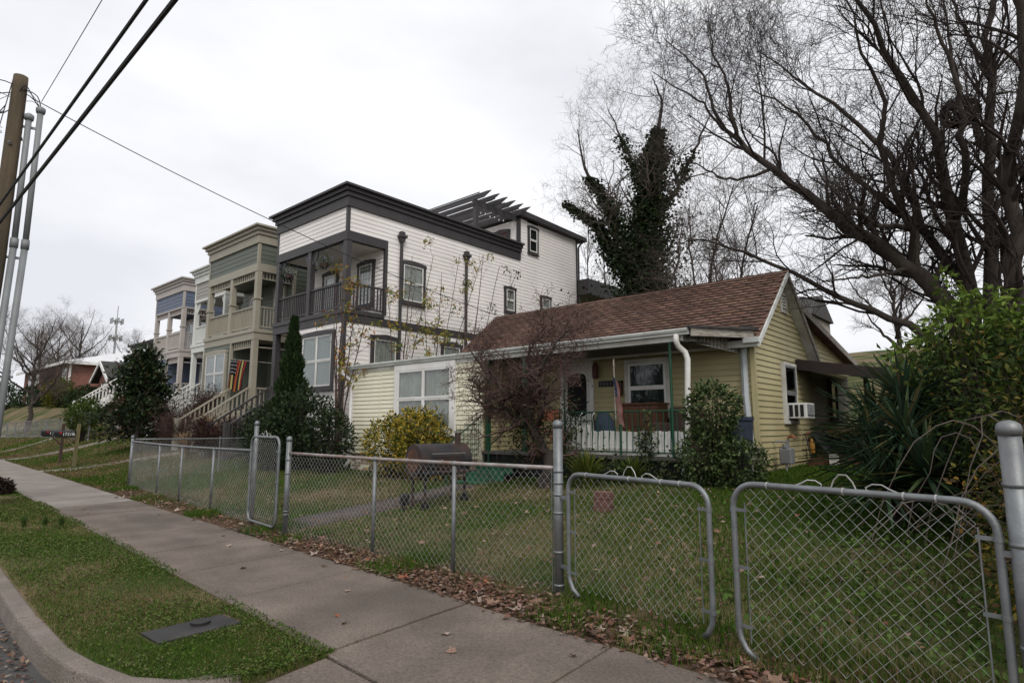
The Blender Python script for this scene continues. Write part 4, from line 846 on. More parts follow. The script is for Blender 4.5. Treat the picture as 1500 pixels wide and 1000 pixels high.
q0=a+sd*.42-up3*.18; MB().hexa([tuple(v) for v in (a+sd*.3-up3*.2,a+sd*.5-up3*.2,b_+sd*.5-up3*.2,b_+sd*.3-up3*.2,a+sd*.3-up3*.17,a+sd*.5-up3*.17,b_+sd*.5-up3*.17,b_+sd*.3-up3*.17)]).build('shelf','grill_black',gr)
sl_=thing('path_light','short black plastic path light leaning beside the garden path','path light',(-8.55,6.9,tzf(-8.55,6.9)))
z=tzf(-8.55,6.9); MB().tube([(-8.55,6.9,z-.05),(-8.54,6.9,z+.1)],.03,6).build('stake','black_plastic',sl_); MB().tube([(-8.54,6.9,z+.1),(-8.53,6.9,z+.13),(-8.52,6.91,z+.26),(-8.515,6.91,z+.3)],[.05,.08,.085,.05],8).build('lamp_head','black_plastic',sl_)
bx,by=-5.1,7.95; z=tzf(bx,by); blk=thing('paver_block','reddish stack of square pavers standing on the lawn behind the gate','block',(bx,by,z))
for i in range(3): MB().box(bx-.12+.006*i,by-.1,z-.05+i*.115,bx+.12+.006*i,by+.1,z+.06+i*.115).build('paver','terracotta',blk,bevel=.008)
# water meter lid on the verge
wm=thing('meter_box','dark cast iron water meter cover set in the verge grass','utility cover',(-5.25,2.13,0))
MB().hexa([(-5.42,1.82,-.02),(-5.06,1.83,-.02),(-5.08,2.46,-.02),(-5.42,2.44,-.02),(-5.42,1.82,.016),(-5.06,1.83,.016),(-5.08,2.46,.016),(-5.42,2.44,.016)]).build('cover','meter_lid',wm,bevel=.006)
MB().tube([(-5.3,2.22,.016),(-5.3,2.22,.034)],.075,16).build('reader_port','meter_lid',wm)
# porch things
def walker(label,x,y,rz,m):
    z=1.02; t=thing('walker',label,'walker',(x,y,z)); c,s=math.cos(rz),math.sin(rz); T=lambda u,v,h:(x+c*u-s*v,y+s*u+c*v,z+h)
    for u in (-.26,.26): MB().tube([T(u,-.24,0),T(u*.95,-.2,.82),T(u*.95,-.14,.88),T(u*.95,.1,.88),T(u*.95,.16,.82),T(u,.22,0)],.014,7).build('side_frame',m,t,smooth=True)
    for h in (.45,.7): MB().tube([T(-.25,-.21,h),T(.25,-.21,h)],.012,6).build('cross_bar',m,t)
    return t
walker('black folding walker in front of the white porch door',-8.2,11.35,.3,'black_plastic'); walker('silver aluminium walker beside the yellow wall on the porch',-7.45,11.3,-.4,'chrome')
ch=thing('folding_chair','rusty orange folding chair leaning on the porch by the steps','chair',(-8.55,11.0,1.02))
x,y=-8.55,11.0
for s in (-.2,.2): MB().tube([(x+s,y-.25,1.02),(x+s,y+.2,1.95)],.014,6).build('leg','rust_chair',ch); MB().tube([(x+s,y+.28,1.02),(x+s,y-.1,1.48)],.014,6).build('leg','rust_chair',ch)
MB().box(x-.2,y-.15,1.47,x+.2,y+.22,1.5).build('seat','rust_chair',ch); MB().box(x-.2,y+.14,1.72,x+.2,y+.19,1.97).build('backrest','rust_chair',ch)
cb=thing('cabinet','dark brown wooden cabinet standing under the porch window','cabinet',(-6.2,11.6,1.02))
MB().box(-6.75,11.35,1.05,-5.95,11.85,2.05).build('carcass','brown_wood',cb); MB().box(-6.78,11.32,2.051,-5.92,11.88,2.09).build('top','brown_wood',cb)
for x0 in (-6.73,-6.34): d=MB().box(x0,11.325,1.12,x0+.37,11.349,2.0).build('door','brown_wood',cb,bevel=.01); MB().tube([(x0+.3,11.32,1.6),(x0+.3,11.3,1.6)],.015,6).build('knob','black_plastic',d)
ac=thing('armchair','old dark brown upholstered armchair at the end of the porch','armchair',(-5.5,11.4,1.02))
MB().box(-5.85,11.1,1.12,-5.15,11.75,1.5).build('seat','post_dark',ac,bevel=.05); MB().box(-5.85,11.7,1.2,-5.15,11.9,2.0).build('backrest','post_dark',ac,bevel=.06)
for x0 in (-5.95,-5.2): MB().box(x0,11.1,1.1,x0+.14,11.8,1.68).build('armrest','post_dark',ac,bevel=.04)
for x0,y0 in ((-5.9,11.15),(-5.15,11.15),(-5.9,11.8),(-5.15,11.8)): MB().box(x0,y0,1.02,x0+.06,y0+.06,1.12).build('leg','brown_wood',ac)
bg2=thing('cloth_bundle','dark blue cloth bundle heaped behind the porch railing','bundle',(-7.0,11.0,1.02))
V,F=[],[]; u=np.linspace(0,2*math.pi,16,endpoint=False)
q=MB().tube([(-7.0,11,1.02),(-7.0,11,1.15),(-7.0,11.02,1.45),(-6.98,11.0,1.7),(-7,11,1.86),(-7,11,1.9)],[.26,.28,.24,.2,.13,.03],12); q.v=[(a_+random.uniform(-.02,.02),b__+random.uniform(-.02,.02),c+random.uniform(-.015,.015)) for a_,b__,c in q.v]; q.build('heap','cloth_blue',bg2,smooth=True)
pl=thing('house_plaque','black wall plaque hung on the porch wall beside the door','plaque',(-7.6,12.08,2.55)); MB().box(-7.83,12.09,2.52,-7.4,12.115,2.66).build('plate','black_plastic',pl,bevel=.01)
for i in range(4): MB().box(-7.76+i*.085,12.082,2.55,-7.745+i*.085,12.089,2.62).build('stroke','grey_metal',pl)
ln=thing('wall_lantern','dark red metal lantern fixed on the porch wall by the door','lantern',(-7.85,12.0,2.75)); MB().tube([(-7.86,12.02,2.72),(-7.86,12.02,2.76),(-7.86,12.02,3.02),(-7.86,12.02,3.1)],[.05,.075,.075,.02],8).build('cage','door_brown',ln); MB().beam((-7.86,12.1,2.9),(-7.86,12.02,2.9),.02,.02).build('arm','black_plastic',ln)
mbx=thing('wall_mailbox','dark wall mailbox beside the porch window','mailbox',(-7.25,12.05,2.4)); MB().box(-7.36,12.02,2.3,-7.17,12.1,2.62).build('box','door_brown',mbx,bevel=.01); MB().box(-7.37,12.0,2.58,-7.16,12.1,2.635).build('lid','black_plastic',mbx)
pot=thing('flower_pot','blue black plastic planter on the porch end behind the holly','planter',(-4.02,10.6,.65)); MB().tube([(-4.02,10.6,.65),(-4.02,10.6,1.3),(-4.02,10.6,1.72)],[.2,.25,.27],14).build('pot','cloth_blue',pot); MB().tube([(-4.02,10.6,1.70),(-4.02,10.6,1.76)],.29,14).build('rim','cloth_blue',pot)
bl=thing('plant_pot','terracotta coloured ball pot under the folding chair','pot',(-8.1,10.9,1.02)); MB().tube([(-8.1,10.9,1.02),(-8.1,10.9,1.1),(-8.1,10.9,1.22),(-8.1,10.9,1.3)],[.09,.15,.16,.1],12).build('pot','terracotta',bl,smooth=True)
# right side wall: air conditioner, pipes, meter and junk
ai=thing('air_conditioner','white window air conditioner in the yellow side wall window','air conditioner',(-4.0,14.2,1.75))
MB().box(-4.17,13.9,1.77,-3.75,14.5,2.1).build('case','ac_white',ai,bevel=.012)
for i in range(9): MB().box(-3.752,13.94+i*.06,1.8,-3.742,13.965+i*.06,2.07).build('grille_slat','grey_metal',ai)
for i in range(3): MB().box(-4.1+i*.11,13.888,1.81,-4.03+i*.11,13.899,2.06).build('side_vent','black_plastic',ai)
gm_=thing('gas_meter','grey gas meter with pipes at the foot of the yellow side wall','gas meter',(-3.85,12.9,.7)); z=tzf(-3.9,12.9)
MB().box(-4.02,12.75,z+.18,-3.78,13.0,z+.5).build('case','grey_metal',gm_,bevel=.03); MB().tube([(-3.9,12.8,z-.05),(-3.9,12.8,z+.2)],.022,6).build('pipe','grey_metal',gm_); MB().tube([(-3.9,12.95,z+.5),(-3.9,12.95,z+.62),(-4.15,12.95,z+.62)],.022,6).build('pipe','grey_metal',gm_); MB().tube([(-3.9,12.8,z+.5),(-3.9,12.8,z+.58)],.06,8).build('regulator','grey_metal',gm_)
hp=thing('hose_pipe','thin standpipe with orange tap against the yellow side wall','pipe',(-4.1,13.75,.7)); MB().tube([(-4.12,13.75,z-.1),(-4.12,13.75,1.38)],.018,6).build('pipe','grey_metal',hp); MB().tube([(-4.12,13.75,1.36),(-4.02,13.73,1.4),(-3.97,13.72,1.34)],.03,6).build('tap','rust_chair',hp)
hp=thing('garden_tool','black handled garden tool with orange grip against the yellow side wall','garden tool',(-4.0,14.9,.7)); MB().tube([(-3.95,14.85,z),(-4.1,14.95,1.42)],.016,6).build('handle','black_plastic',hp); MB().tube([(-4.1,14.95,1.38),(-4.05,15.05,1.46)],.03,6).build('grip','rust_chair',hp)
jg=thing('yellow_jug','stained yellow plastic jug hanging by the side wall','jug',(-4.05,15.1,1.0)); MB().tube([(-4.02,15.12,.98),(-4.02,15.12,1.0),(-4.02,15.12,1.2),(-4.02,15.12,1.28),(-4.02,15.12,1.32)],[.04,.06,.06,.03,.02],10).build('body','yellow_jug',jg,smooth=True)
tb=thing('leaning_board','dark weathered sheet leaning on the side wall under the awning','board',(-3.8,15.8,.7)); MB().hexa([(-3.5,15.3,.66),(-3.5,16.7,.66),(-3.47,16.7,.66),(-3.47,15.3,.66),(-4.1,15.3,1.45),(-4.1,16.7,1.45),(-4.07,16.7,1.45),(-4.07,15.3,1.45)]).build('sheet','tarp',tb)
cr=thing('milk_crate','pale plastic basket lying below the leaning sheet','basket',(-3.3,15.0,.66)); z=tzf(-3.3,15)
for i in range(9): MB().box(-3.55+.0*i,14.6+i*.09,z,-3.53,14.625+i*.09,z+.3).build('slat','old_white',cr)
for k in range(4): MB().box(-3.528,14.6,z+.02+k*.085,-3.52,15.35,z+.045+k*.085).build('slat','old_white',cr)
lg=thing('timber_edging','old brown timber edging under the awning','timber',(-3.2,16,.66)); MB().box(-4.0,15.4,z-.1,-1.6,15.55,z+.28).build('beam','brown_wood',lg); MB().box(-3.9,14.3,z-.1,-3.7,15.38,z+.2).build('beam','brown_wood',lg)
cn=thing('storage_bin','black storage bin with an orange lid under the awning','bin',(-3.6,17,.7)); MB().box(-4.0,16.8,z,-3.3,17.6,z+.75).build('bin','black_plastic',cn,bevel=.03); MB().box(-4.03,16.77,z+.751,-3.27,17.63,z+.81).build('lid','yellow_jug',cn)
# ---------------------------------------------------------------- trees
BIG_LIMBS={'t1': (0.36,0.05,[(-0.99,15.6,2.49),(-0.88,15.6,3.77),(-0.92,15.6,4.95),(-0.94,15.4,6.25),(-1.02,15.2,7.12),(-1.18,15.0,7.87),(-1.4,14.7,8.45),(-1.67,14.4,9.2),(-1.9,14.2,10.0),(-2.13,14.0,10.73),(-2.31,13.8,11.44)]),'t2': (0.3,0.08,[(-0.7,15.9,2.5),(-0.57,15.9,3.92),(-0.4,16.2,6.34),(-0.33,16.5,8.0),(-0.14,16.8,9.71),(-0.1,17.0,11.0),(0.22,17.2,12.54)]),'t3': (0.33,0.1,[(-0.27,15.2,2.44),(-0.17,15.2,3.91),(-0.09,15.0,5.57),(-0.09,14.8,6.56),(0.17,14.4,7.17),(0.37,14.0,8.16),(0.38,13.6,9.31),(0.29,13.4,10.34)]),'l1': (0.33,0.09,[(-0.96,15.5,2.77),(-1.08,15.4,3.84),(-1.43,15.2,4.36),(-2.05,14.9,5.23),(-2.56,14.7,5.75),(-2.97,14.5,6.1),(-3.44,14.3,6.72),(-3.93,14.1,7.28),(-4.45,13.9,7.84),(-4.84,13.7,8.44)]),'l1a': (0.085,0.02,[(-4.84,13.7,8.44),(-4.89,13.6,9.05),(-4.88,13.4,9.66),(-5.12,13.2,10.51),(-5.09,13.0,11.17)]),'l1b': (0.085,0.02,[(-4.75,13.7,8.29),(-5.16,13.8,8.78),(-5.51,14.0,9.45),(-5.81,14.3,10.69),(-6.5,14.6,11.74),(-7.12,14.8,12.58)]),'l1c': (0.06,0.015,[(-5.17,13.8,8.74),(-5.6,13.5,9.54),(-6.15,13.2,10.0),(-6.61,13.0,10.5)]),'l1d': (0.07,0.015,[(-4.19,14.0,7.54),(-4.61,13.6,7.28),(-5.05,13.3,7.31),(-5.61,13.1,7.77),(-6.12,12.9,7.94)]),'l2': (0.15,0.03,[(-1.15,15.4,3.06),(-1.94,15.0,3.71),(-2.69,14.8,4.18),(-3.5,14.6,4.69),(-4.15,14.4,5.19),(-4.84,14.2,5.66),(-5.57,14.0,6.0),(-6.26,13.8,6.18)]),'l3': (0.08,0.02,[(-1.84,15.0,4.94),(-2.26,14.4,4.76),(-2.69,14.0,4.67),(-3.21,13.7,4.62)]),'b4': (0.16,0.02,[(-1.41,15.2,4.33),(-1.63,15.1,4.67),(-1.66,15.0,5.7),(-1.96,15.0,6.7),(-2.13,14.9,7.67),(-1.97,14.8,8.7),(-2.26,14.7,9.93),(-2.39,14.6,10.78),(-2.5,14.5,11.81)]),'b5': (0.17,0.02,[(-0.92,15.6,4.58),(-1.56,15.8,5.88),(-1.99,16.2,7.76),(-2.88,16.5,9.31),(-3.84,16.8,10.66),(-4.55,17.0,11.65),(-5.32,17.2,12.62)]),'b6': (0.14,0.02,[(-0.96,15.4,5.95),(-0.65,14.8,6.44),(-0.64,14.2,7.23),(-0.64,13.8,8.2),(-0.84,13.4,9.23),(-0.94,13.2,10.33)]),'b7': (0.13,0.02,[(-1.43,15.7,5.75),(-2.11,15.0,6.43),(-2.85,14.4,7.4),(-3.39,14.0,8.4),(-3.86,13.7,8.94),(-4.38,13.5,9.39)]),'b8': (0.13,0.02,[(-0.43,16.2,6.04),(-0.04,16.5,6.65),(0.27,16.8,7.6),(0.65,17.0,8.67)]),'b9': (0.12,0.02,[(-0.34,16.4,7.65),(-0.64,16.8,8.9),(-0.82,17.3,10.42),(-0.86,17.6,11.88),(-0.85,17.8,13.14)]),'b10': (0.1,0.02,[(-0.15,16.8,9.55),(-0.37,16.4,10.29),(-0.6,16.0,10.86),(-0.71,15.8,11.65)]),'b11': (0.1,0.02,[(-1.65,15.0,5.78),(-2.21,14.2,5.77),(-2.65,13.7,6.19),(-3.03,13.3,6.84),(-3.14,13.1,7.41)])}
IVY_LIMBS={'iv1': (0.42,0.07,[(-13.63,25.0,3.6),(-13.49,25.0,7.78),(-13.27,25.0,11.07),(-12.93,25.0,13.36),(-12.57,25.0,15.49)]),'iv2': (0.25,0.03,[(-13.85,25.0,7.83),(-14.88,25.0,11.08),(-15.81,25.0,13.44),(-16.54,25.0,14.31),(-17.02,25.0,15.84),(-17.17,25.0,17.24)]),'iv3': (0.16,0.03,[(-13.02,25.0,11.01),(-11.75,25.0,12.36),(-10.85,25.0,13.92),(-9.97,25.0,15.43)]),'iv4': (0.12,0.03,[(-13.49,25.0,7.78),(-15.11,25.0,9.73),(-16.06,25.0,11.7),(-17.95,25.0,13.25)]),'iv5': (0.12,0.02,[(-12.57,25.0,15.32),(-12.26,25.0,16.95),(-12.75,25.0,18.56)]),'iv6': (0.14,0.02,[(-13.16,25.0,12.06),(-14.01,25.0,14.37),(-14.73,25.0,16.4),(-15.29,25.0,17.71)])}
MID_LIMBS={'m0': (0.1,0.02,[(-9.17,20.0,3.12),(-8.35,20.0,5.49),(-8.12,20.0,7.58),(-7.25,20.0,9.89)]),'m1': (0.1,0.02,[(-9.54,22.0,3.25),(-9.46,22.0,5.64),(-9.81,22.0,7.8),(-9.78,22.0,10.35)]),'m2': (0.1,0.02,[(-11.29,23.0,3.38),(-10.85,23.0,5.73),(-10.99,23.0,7.83),(-10.55,23.0,10.23)]),'m3': (0.1,0.02,[(-7.56,19.0,2.99),(-6.94,19.0,4.94),(-6.81,19.0,6.67),(-6.17,19.0,8.59)]),'m4': (0.1,0.02,[(-18.33,30.0,4.1),(-18.21,30.0,7.3),(-18.82,30.0,10.21),(-18.78,30.0,13.6)]),'m5': (0.1,0.02,[(-20.39,31.0,4.25),(-20.15,31.0,7.78),(-20.74,31.0,10.99),(-20.57,31.0,14.72)]),'m6': (0.1,0.02,[(-19.18,33.0,4.3),(-18.6,33.0,8.17),(-18.9,33.0,11.65),(-18.33,33.0,15.64)]),'m7': (0.1,0.02,[(-9.13,24.0,3.34),(-9.19,24.0,5.57),(-9.65,24.0,7.61),(-9.8,24.0,10.02)]),'m8': (0.1,0.02,[(-13.56,28.0,3.76),(-13.67,28.0,6.8),(-14.32,28.0,9.58),(-14.55,28.0,12.89)])}

def bare_tree(name,label,limbs,levels,group=None,bark='bark',twig='twig',seed=1,RS=1.):
    global rng; rng=np.random.default_rng(seed)
    first=next(iter(limbs.values()))[2]; x,y=first[0][0],first[0][1]; zg=tzf(x,y); t=thing(name,label,'tree',(x,y,zg),group)
    P=[];Rr=[]
    for k,(r0,r1,pts) in limbs.items():
        pts=list(pts)
        if k[:1] in ('t','m') or k=='iv1': pts=[(pts[0][0],pts[0][1],zg-.2)]+pts
        rp=resample(pts,18); 
        r0,r1=r0*RS,r1*RS; K=18; s=np.linspace(0,1,K); rp[1:-1]+=rng.normal(size=(K-2,3))*min(.05,r0*.3); r_=r0+(r1-r0)*s**.8
        if k[:1] in ('t','m') or k=='iv1': r_=r_*(1+.5*np.exp(-s*14))
        MB().tube(rp,r_,10 if r0>.1 else 7).build('trunk' if k[:1] in ('t','m') or k=='iv1' else 'limb',bark,t,smooth=True)
        P.append(rp); Rr.append(r_)
    P=np.array(P); Rr=np.array(Rr); L=[]
    cur,cr_=P,Rr
    for (n_,lo_,hi_,sp,up_v,K,sides,rs) in levels:
        ch_,rr=grow(cur,cr_,n_,lo_,hi_,rs,sp,up_v,K,t0=.22); L.append(tubes_np(ch_,rr,sides))
        cur,cr_=ch_,rr
    V,F=joinVF(L); npmesh('crown',V,F,twig,t,kind='stuff'); return t,cur
BL=[(190,1.2,3.4,.75,.3,7,5,.42),(1300,.8,2.0,.8,.2,6,4,.55),(7000,.4,1.1,.85,.12,5,3,.65),(15000,.2,.6,.9,.05,4,3,.75)]
bare_tree('bare_tree','huge spreading bare tree with dark multiple trunks rising behind the thicket',BIG_LIMBS,BL,seed=11,RS=.66)
it,_=bare_tree('ivy_tree','bare tree with its trunks wrapped in dark green ivy behind the roofs',IVY_LIMBS,[(60,1.5,3.5,.8,.25,6,4,.4),(350,.8,2,.8,.15,5,3,.6),(1800,.5,1.2,.9,.1,4,3,.7),(3500,.3,.8,.9,.05,3,3,.8)],seed=12,twig='twig_grey')
P=[]
for k,(r0,r1,pts) in IVY_LIMBS.items():
    rp=resample(([(pts[0][0],pts[0][1],2.)] if k=='iv1' else [])+list(pts),60); n_={'iv1':40000,'iv2':5000,'iv3':700,'iv4':6000,'iv5':0,'iv6':1000}[k]
    i=rng.integers(0,42 if k in('iv2','iv3','iv6') else 60,n_); s=i/60; wd=(1.3*np.maximum(0,1-s*1.05)**.9+.18)*(1+.3*np.sin(s*23)) if k=='iv1' else .28*(1-s)+.1
    if n_: P.append(rp[i]+rng.normal(size=(n_,3))*np.stack([wd,wd,wd*.6],1)*np.where(np.sin(i*1.3+rng.uniform(0,1,n_)*2)>0,1,.6)[:,None])
P=np.concatenate(P); V,F=leaves_np(P,.15,.8,droop=.4); npmesh('ivy',V,F,'leaf',it,colr=np.repeat(pal(len(P),[(.012,.022,.008),(.02,.034,.012),(.034,.05,.02),(.03,.024,.014)],[.4,.35,.15,.1]),4,0),kind='stuff')
LB=['leaning bare sapling rising closest behind the brown roof','slender bare tree just right of the ivy covered trunk','thin bare tree in front of the ivy covered trunk','forked bare sapling behind the yellow gable peak','far bare tree beside the rear deck of the white house','far bare tree rising over the white house rear eave','distant bare tree left of the ivy covered trunk','bare tree among the saplings behind the ridge','distant bare tree hidden behind the ivy trunk']
for i,(k,v) in enumerate(MID_LIMBS.items()):
    bare_tree('bare_sapling',LB[i],{k:v},[(40,1.2,3,.75,.3,6,4,.5),(240,.7,1.7,.8,.2,5,3,.6),(1000,.4,1.1,.9,.1,4,3,.8)],seed=30+i,group='bare trees behind the yellow house',twig='twig_grey')
# left background trees
def simple_tree(label,x,y,h,sp,seed,dens=1,name='bare_tree',group='bare trees beyond the far lawn'):
    z=tzf(x,y); g_=np.random.default_rng(seed); L={'t0':(.016*h+.06,.02,[(x,y,z),(x+.1,y,z+h*.3),(x,y,z+h*.6),(x+.2,y,z+h*.9)])}
    for i in range(9):
        a=i*2.4+g_.uniform(-.4,.4); zz=z+h*(.22+.05*i); r_=sp*(1-.05*i); L['b%d'%i]=(.013*h*(1-.06*i),.02,[(x,y,zz),(x+math.cos(a)*r_*.4,y+math.sin(a)*r_*.4,zz+h*.1),(x+math.cos(a)*r_*.75,y+math.sin(a)*r_*.75,zz+h*.22),(x+math.cos(a)*r_,y+math.sin(a)*r_,zz+h*.36)])
    q=h/9.; bare_tree(name,label,L,[(60,.9*q,2.2*q,.8,.3,5,4,.45),(600,.6*q,1.5*q,.8,.2,5,3,.6),(int(4200*dens),.3*q,.9*q,.9,.1,4,3,.8)],group,seed=seed,twig='twig_grey')
simple_tree('bare tree standing on the far lawn before the flats, leaning over the wire fence',-57.5,10.5,8.5,3.4,51)
simple_tree('round crowned bare tree rising over the pale metal roof',-113,26,15,6.5,52)
simple_tree('bare tree rising over the far left end of the flats',-118,22,15,6,53)
simple_tree('bare tree between the flats and the phone mast',-131,27,16,6,54)
simple_tree('low bare tree at the roof end near the phone mast',-105,31,11,4,55)
simple_tree('small bare tree on the rise seen past the awning end',-5.2,36,8,2.6,57,name='bare_tree',group='bare trees on the rise')
rng=np.random.default_rng(3); ns_=thing('bird_nest','dark twig nest high in a fork of the huge bare tree','nest',(-.75,16.5,8.6)); C0=np.array((-.74,16.35,8.65)); a_=unit(rng.normal(size=(420,3))); P=C0+a_*np.array((.34,.34,.26)); T_=unit(np.cross(a_,rng.normal(size=(420,3))))*.22; V,F=tubes_np(np.stack([P-T_,P,P+T_],1),np.full((420,3),.008),3); npmesh('nest_twigs',V,F,'twig',ns_,kind='stuff')
# ---------------------------------------------------------------- shrubs
rng=np.random.default_rng(77)
def ell(c,r,n_,shell=.35,flat=True):
    d=unit(rng.normal(size=(n_,3))); q=(1-shell*rng.uniform(0,1,n_)**1.2)[:,None]; lump=1+.16*np.sin(d[:,0:1]*7+c[0]*3)*np.cos(d[:,1:2]*6+d[:,2:3]*5+c[1])+.08*np.sin(d[:,2:3]*13+d[:,0:1]*11)
    return np.array(c)+d*q*lump*np.array(r)
def shrub(name,label,cat,blobs,n_,size,cols,w_=None,m='leaf',ratio=.55,stems=6,group=None,up=.3,droop=0,twigm='twig',core=True,twigs=60,dirs_out=False):
    x,y=blobs[0][0][0],blobs[0][0][1]; z=tzf(x,y); t=thing(name,label,cat,(x,y,z),group)
    vol=np.array([b_[1][0]*b_[1][1]*b_[1][2] for b_ in blobs])**.67; vol/=vol.sum(); P=[];D=[]
    for (c,r_),v in zip(blobs,vol):
        k=int(n_*v); p=ell(c,r_,k); P.append(p); D.append(unit((p-np.array(c))/np.array(r_))+rng.normal(size=(k,3))*.7)
    P=np.concatenate(P); D=np.concatenate(D); P[:,2]=np.maximum(P[:,2],tz(P[:,0],P[:,1])+.02)
    V,F=leaves_np(P,size,ratio,up,droop,dirs=D); npmesh('foliage',V,F,m,t,colr=np.repeat(pal(len(P),cols,w_),4,0),kind='stuff')
    L=[]
    for (c,r_) in blobs:
        K=5; tip=ell(c,[q*.9 for q in r_],twigs,.6); base=np.array((c[0],c[1],z-.05))+rng.normal(size=(twigs,3))*np.array((r_[0]*.12,r_[1]*.12,0)); s=np.linspace(0,1,K)[None,:,None]
        Pp=base[:,None]*(1-s)+tip[:,None]*s+np.array((0,0,1))*(np.sin(s*math.pi)*.12*r_[2])+rng.normal(size=(twigs,K,3))*.03*s; L.append(tubes_np(Pp,np.linspace(.012,.003,K)[None]*np.ones((twigs,1)),4))
    V,F=joinVF(L); npmesh('stems',V,F,twigm,t,kind='stuff'); return t
G=tzf
DG=[(.012,.022,.010),(.022,.036,.014),(.035,.055,.02),(.055,.07,.03)]
# yellow-green bush before the picture window
shrub('variegated_bush','rounded bush with yellow and green leaves under the picture window','bush',[((-12.6,9.75,1.1),(.95,.6,.75)),((-11.4,9.7,1.15),(.95,.6,.85)),((-11.9,9.9,1.4),(.8,.55,.62))],8500,.085,[(.34,.24,.03),(.2,.18,.03),(.07,.095,.02),(.03,.045,.012),(.4,.3,.06)],[.3,.24,.2,.14,.12])
shrub('holly_bush','glossy green holly at the porch end beside the side wall','bush',[((-4.2,10.0,1.85),(.46,.42,.5)),((-4.3,9.9,1.1),(.44,.42,.55)),((-3.8,10.0,.95),(.45,.4,.45))],6500,.07,[(.022,.036,.014),(.04,.065,.02),(.065,.095,.03),(.1,.13,.045),(.16,.18,.09)],[.25,.3,.25,.14,.06],'leaf_gloss')
shrub('evergreen_hedge','large dark evergreen hedge in front of the white house','hedge',[((-16.9,9.7,1.6),(1.25,.9,1.15)),((-18.6,9.6,1.35),(1.2,.9,1.0)),((-15.3,9.6,1.3),(.8,.7,.8)),((-17.6,9.3,1.1),(1.6,.8,.8))],15000,.1,DG,[.35,.35,.22,.08],'leaf_gloss')
# conifer
def conifer(label,x,y,h,r0,n_,cols,name='cypress_tree'):
    z=G(x,y); t=thing(name,label,'tree',(x,y,z)); s=rng.uniform(0,1,n_)**.75; rr=r0*np.minimum(1,(1-s)*1.5+.03)*(.9+.15*np.sin(s*40)); a=rng.uniform(0,2*math.pi,n_); q=rng.uniform(.55,1.08,n_)*rr
    P=np.stack([x+np.cos(a)*q,y+np.sin(a)*q,z+.15+s*h],1); D=np.stack([np.cos(a)*.45,np.sin(a)*.45,np.full(n_,1.)],1)+rng.normal(size=(n_,3))*.2
    V,F=leaves_np(P,.17,.28,dirs=D); npmesh('crown',V,F,'leaf',t,colr=np.repeat(pal(n_,cols),4,0),kind='stuff'); MB().tube([(x,y,z-.1),(x,y,z+h*.9)],[.07,.02],6).build('trunk','bark',t); return t
conifer('slim columnar evergreen in front of the white house window',-18.15,9.95,4.5,.58,9000,[(.014,.028,.01),(.022,.042,.014),(.035,.06,.02)])
# magnolia
def broad_cone(label,x,y,h,r0,n_,size,cols,w_):
    z=G(x,y); t=thing('magnolia_tree',label,'tree',(x,y,z)); P=[];D=[]
    nb=90; s=rng.uniform(.04,1,nb)**.9; a=rng.uniform(0,2*math.pi,nb); rr=r0*(1-s)**1.05*rng.uniform(.55,1.1,nb)+.05
    for i in range(nb):
        c=np.array((x+math.cos(a[i])*rr[i],y+math.sin(a[i])*rr[i],z+.35+s[i]*(h-.4))); k=n_//nb; p=c+rng.normal(size=(k,3))*np.array((.26,.26,.16)); P.append(p); D.append(rng.normal(size=(k,3))+np.array((math.cos(a[i]),math.sin(a[i]),.5))*1.2)
    P=np.concatenate(P);D=np.concatenate(D); V,F=leaves_np(P,size,.45,dirs=D); npmesh('crown',V,F,'leaf_gloss',t,colr=np.repeat(pal(len(P),cols,w_),4,0),kind='stuff'); MB().tube([(x,y,z-.1),(x,y,z+h*.92)],[.11,.02],7).build('trunk','bark',t)
    for i in range(0,nb,3): MB().tube([(x,y,z+.2+s[i]*(h-.5)),(x+math.cos(a[i])*rr[i],y+math.sin(a[i])*rr[i],z+.4+s[i]*(h-.4))],[.03,.01],4).build('limb','bark',t)
broad_cone('dark conical magnolia on the lawn before the blue house',-28.6,8.9,4.35,1.75,7500,.2,DG+[(.05,.03,.015)],[.34,.32,.2,.06,.08])
# bare reddish shrubs and grasses around the stairs
def twiggy(label,x,y,h,r0,n_,twig,name='bare_shrub',cat='shrub',leafn=0,cols=None,z=None,lsz=.06):
    z=G(x,y) if z is None else z; t=thing(name,label,cat,(x,y,z)); ns=22; a=rng.uniform(0,2*math.pi,ns); K=6; s=np.linspace(0,1,K)
    st=np.stack([x+np.cos(a)[:,None]*r0*.8*s[None]**1.1*rng.uniform(.3,1,(ns,1)),y+np.sin(a)[:,None]*r0*.8*s[None]**1.1*rng.uniform(.3,1,(ns,1)),z-.05+h*.8*s[None]*rng.uniform(.6,1,(ns,1))],2)
    rr=np.linspace(.02,.006,K)[None]*np.ones((ns,1)); L=[tubes_np(st,rr,5)]; c1,r1=grow(st,rr,n_//6,h*.2,h*.5,.6,.8,.25,5); L.append(tubes_np(c1,r1,4)); c2,r2=grow(c1,r1,n_,h*.1,h*.25,.75,.9,.1,4); L.append(tubes_np(c2,r2,3))
    V,F=joinVF(L); npmesh('twigs',V,F,twig,t,kind='stuff')
    if leafn:
        i=rng.integers(0,len(c2),leafn); P=c2[i,rng.integers(1,4,leafn)]; V,F=leaves_np(P,lsz,.5); npmesh('foliage',V,F,'leaf',t,colr=np.repeat(pal(leafn,cols),4,0),kind='stuff')
    return t
RD=[(.03,.012,.01),(.045,.018,.014),(.03,.022,.014)]
twiggy('dark wine red shrub beside the green house stair',-22.0,9.3,1.6,1.1,2400,'twig_red',leafn=2600,cols=RD,lsz=.1)
twiggy('brown leafless thicket below the blue house stairs',-27.9,10.2,2.2,2.0,3600,'twig_red',leafn=5500,cols=RD)
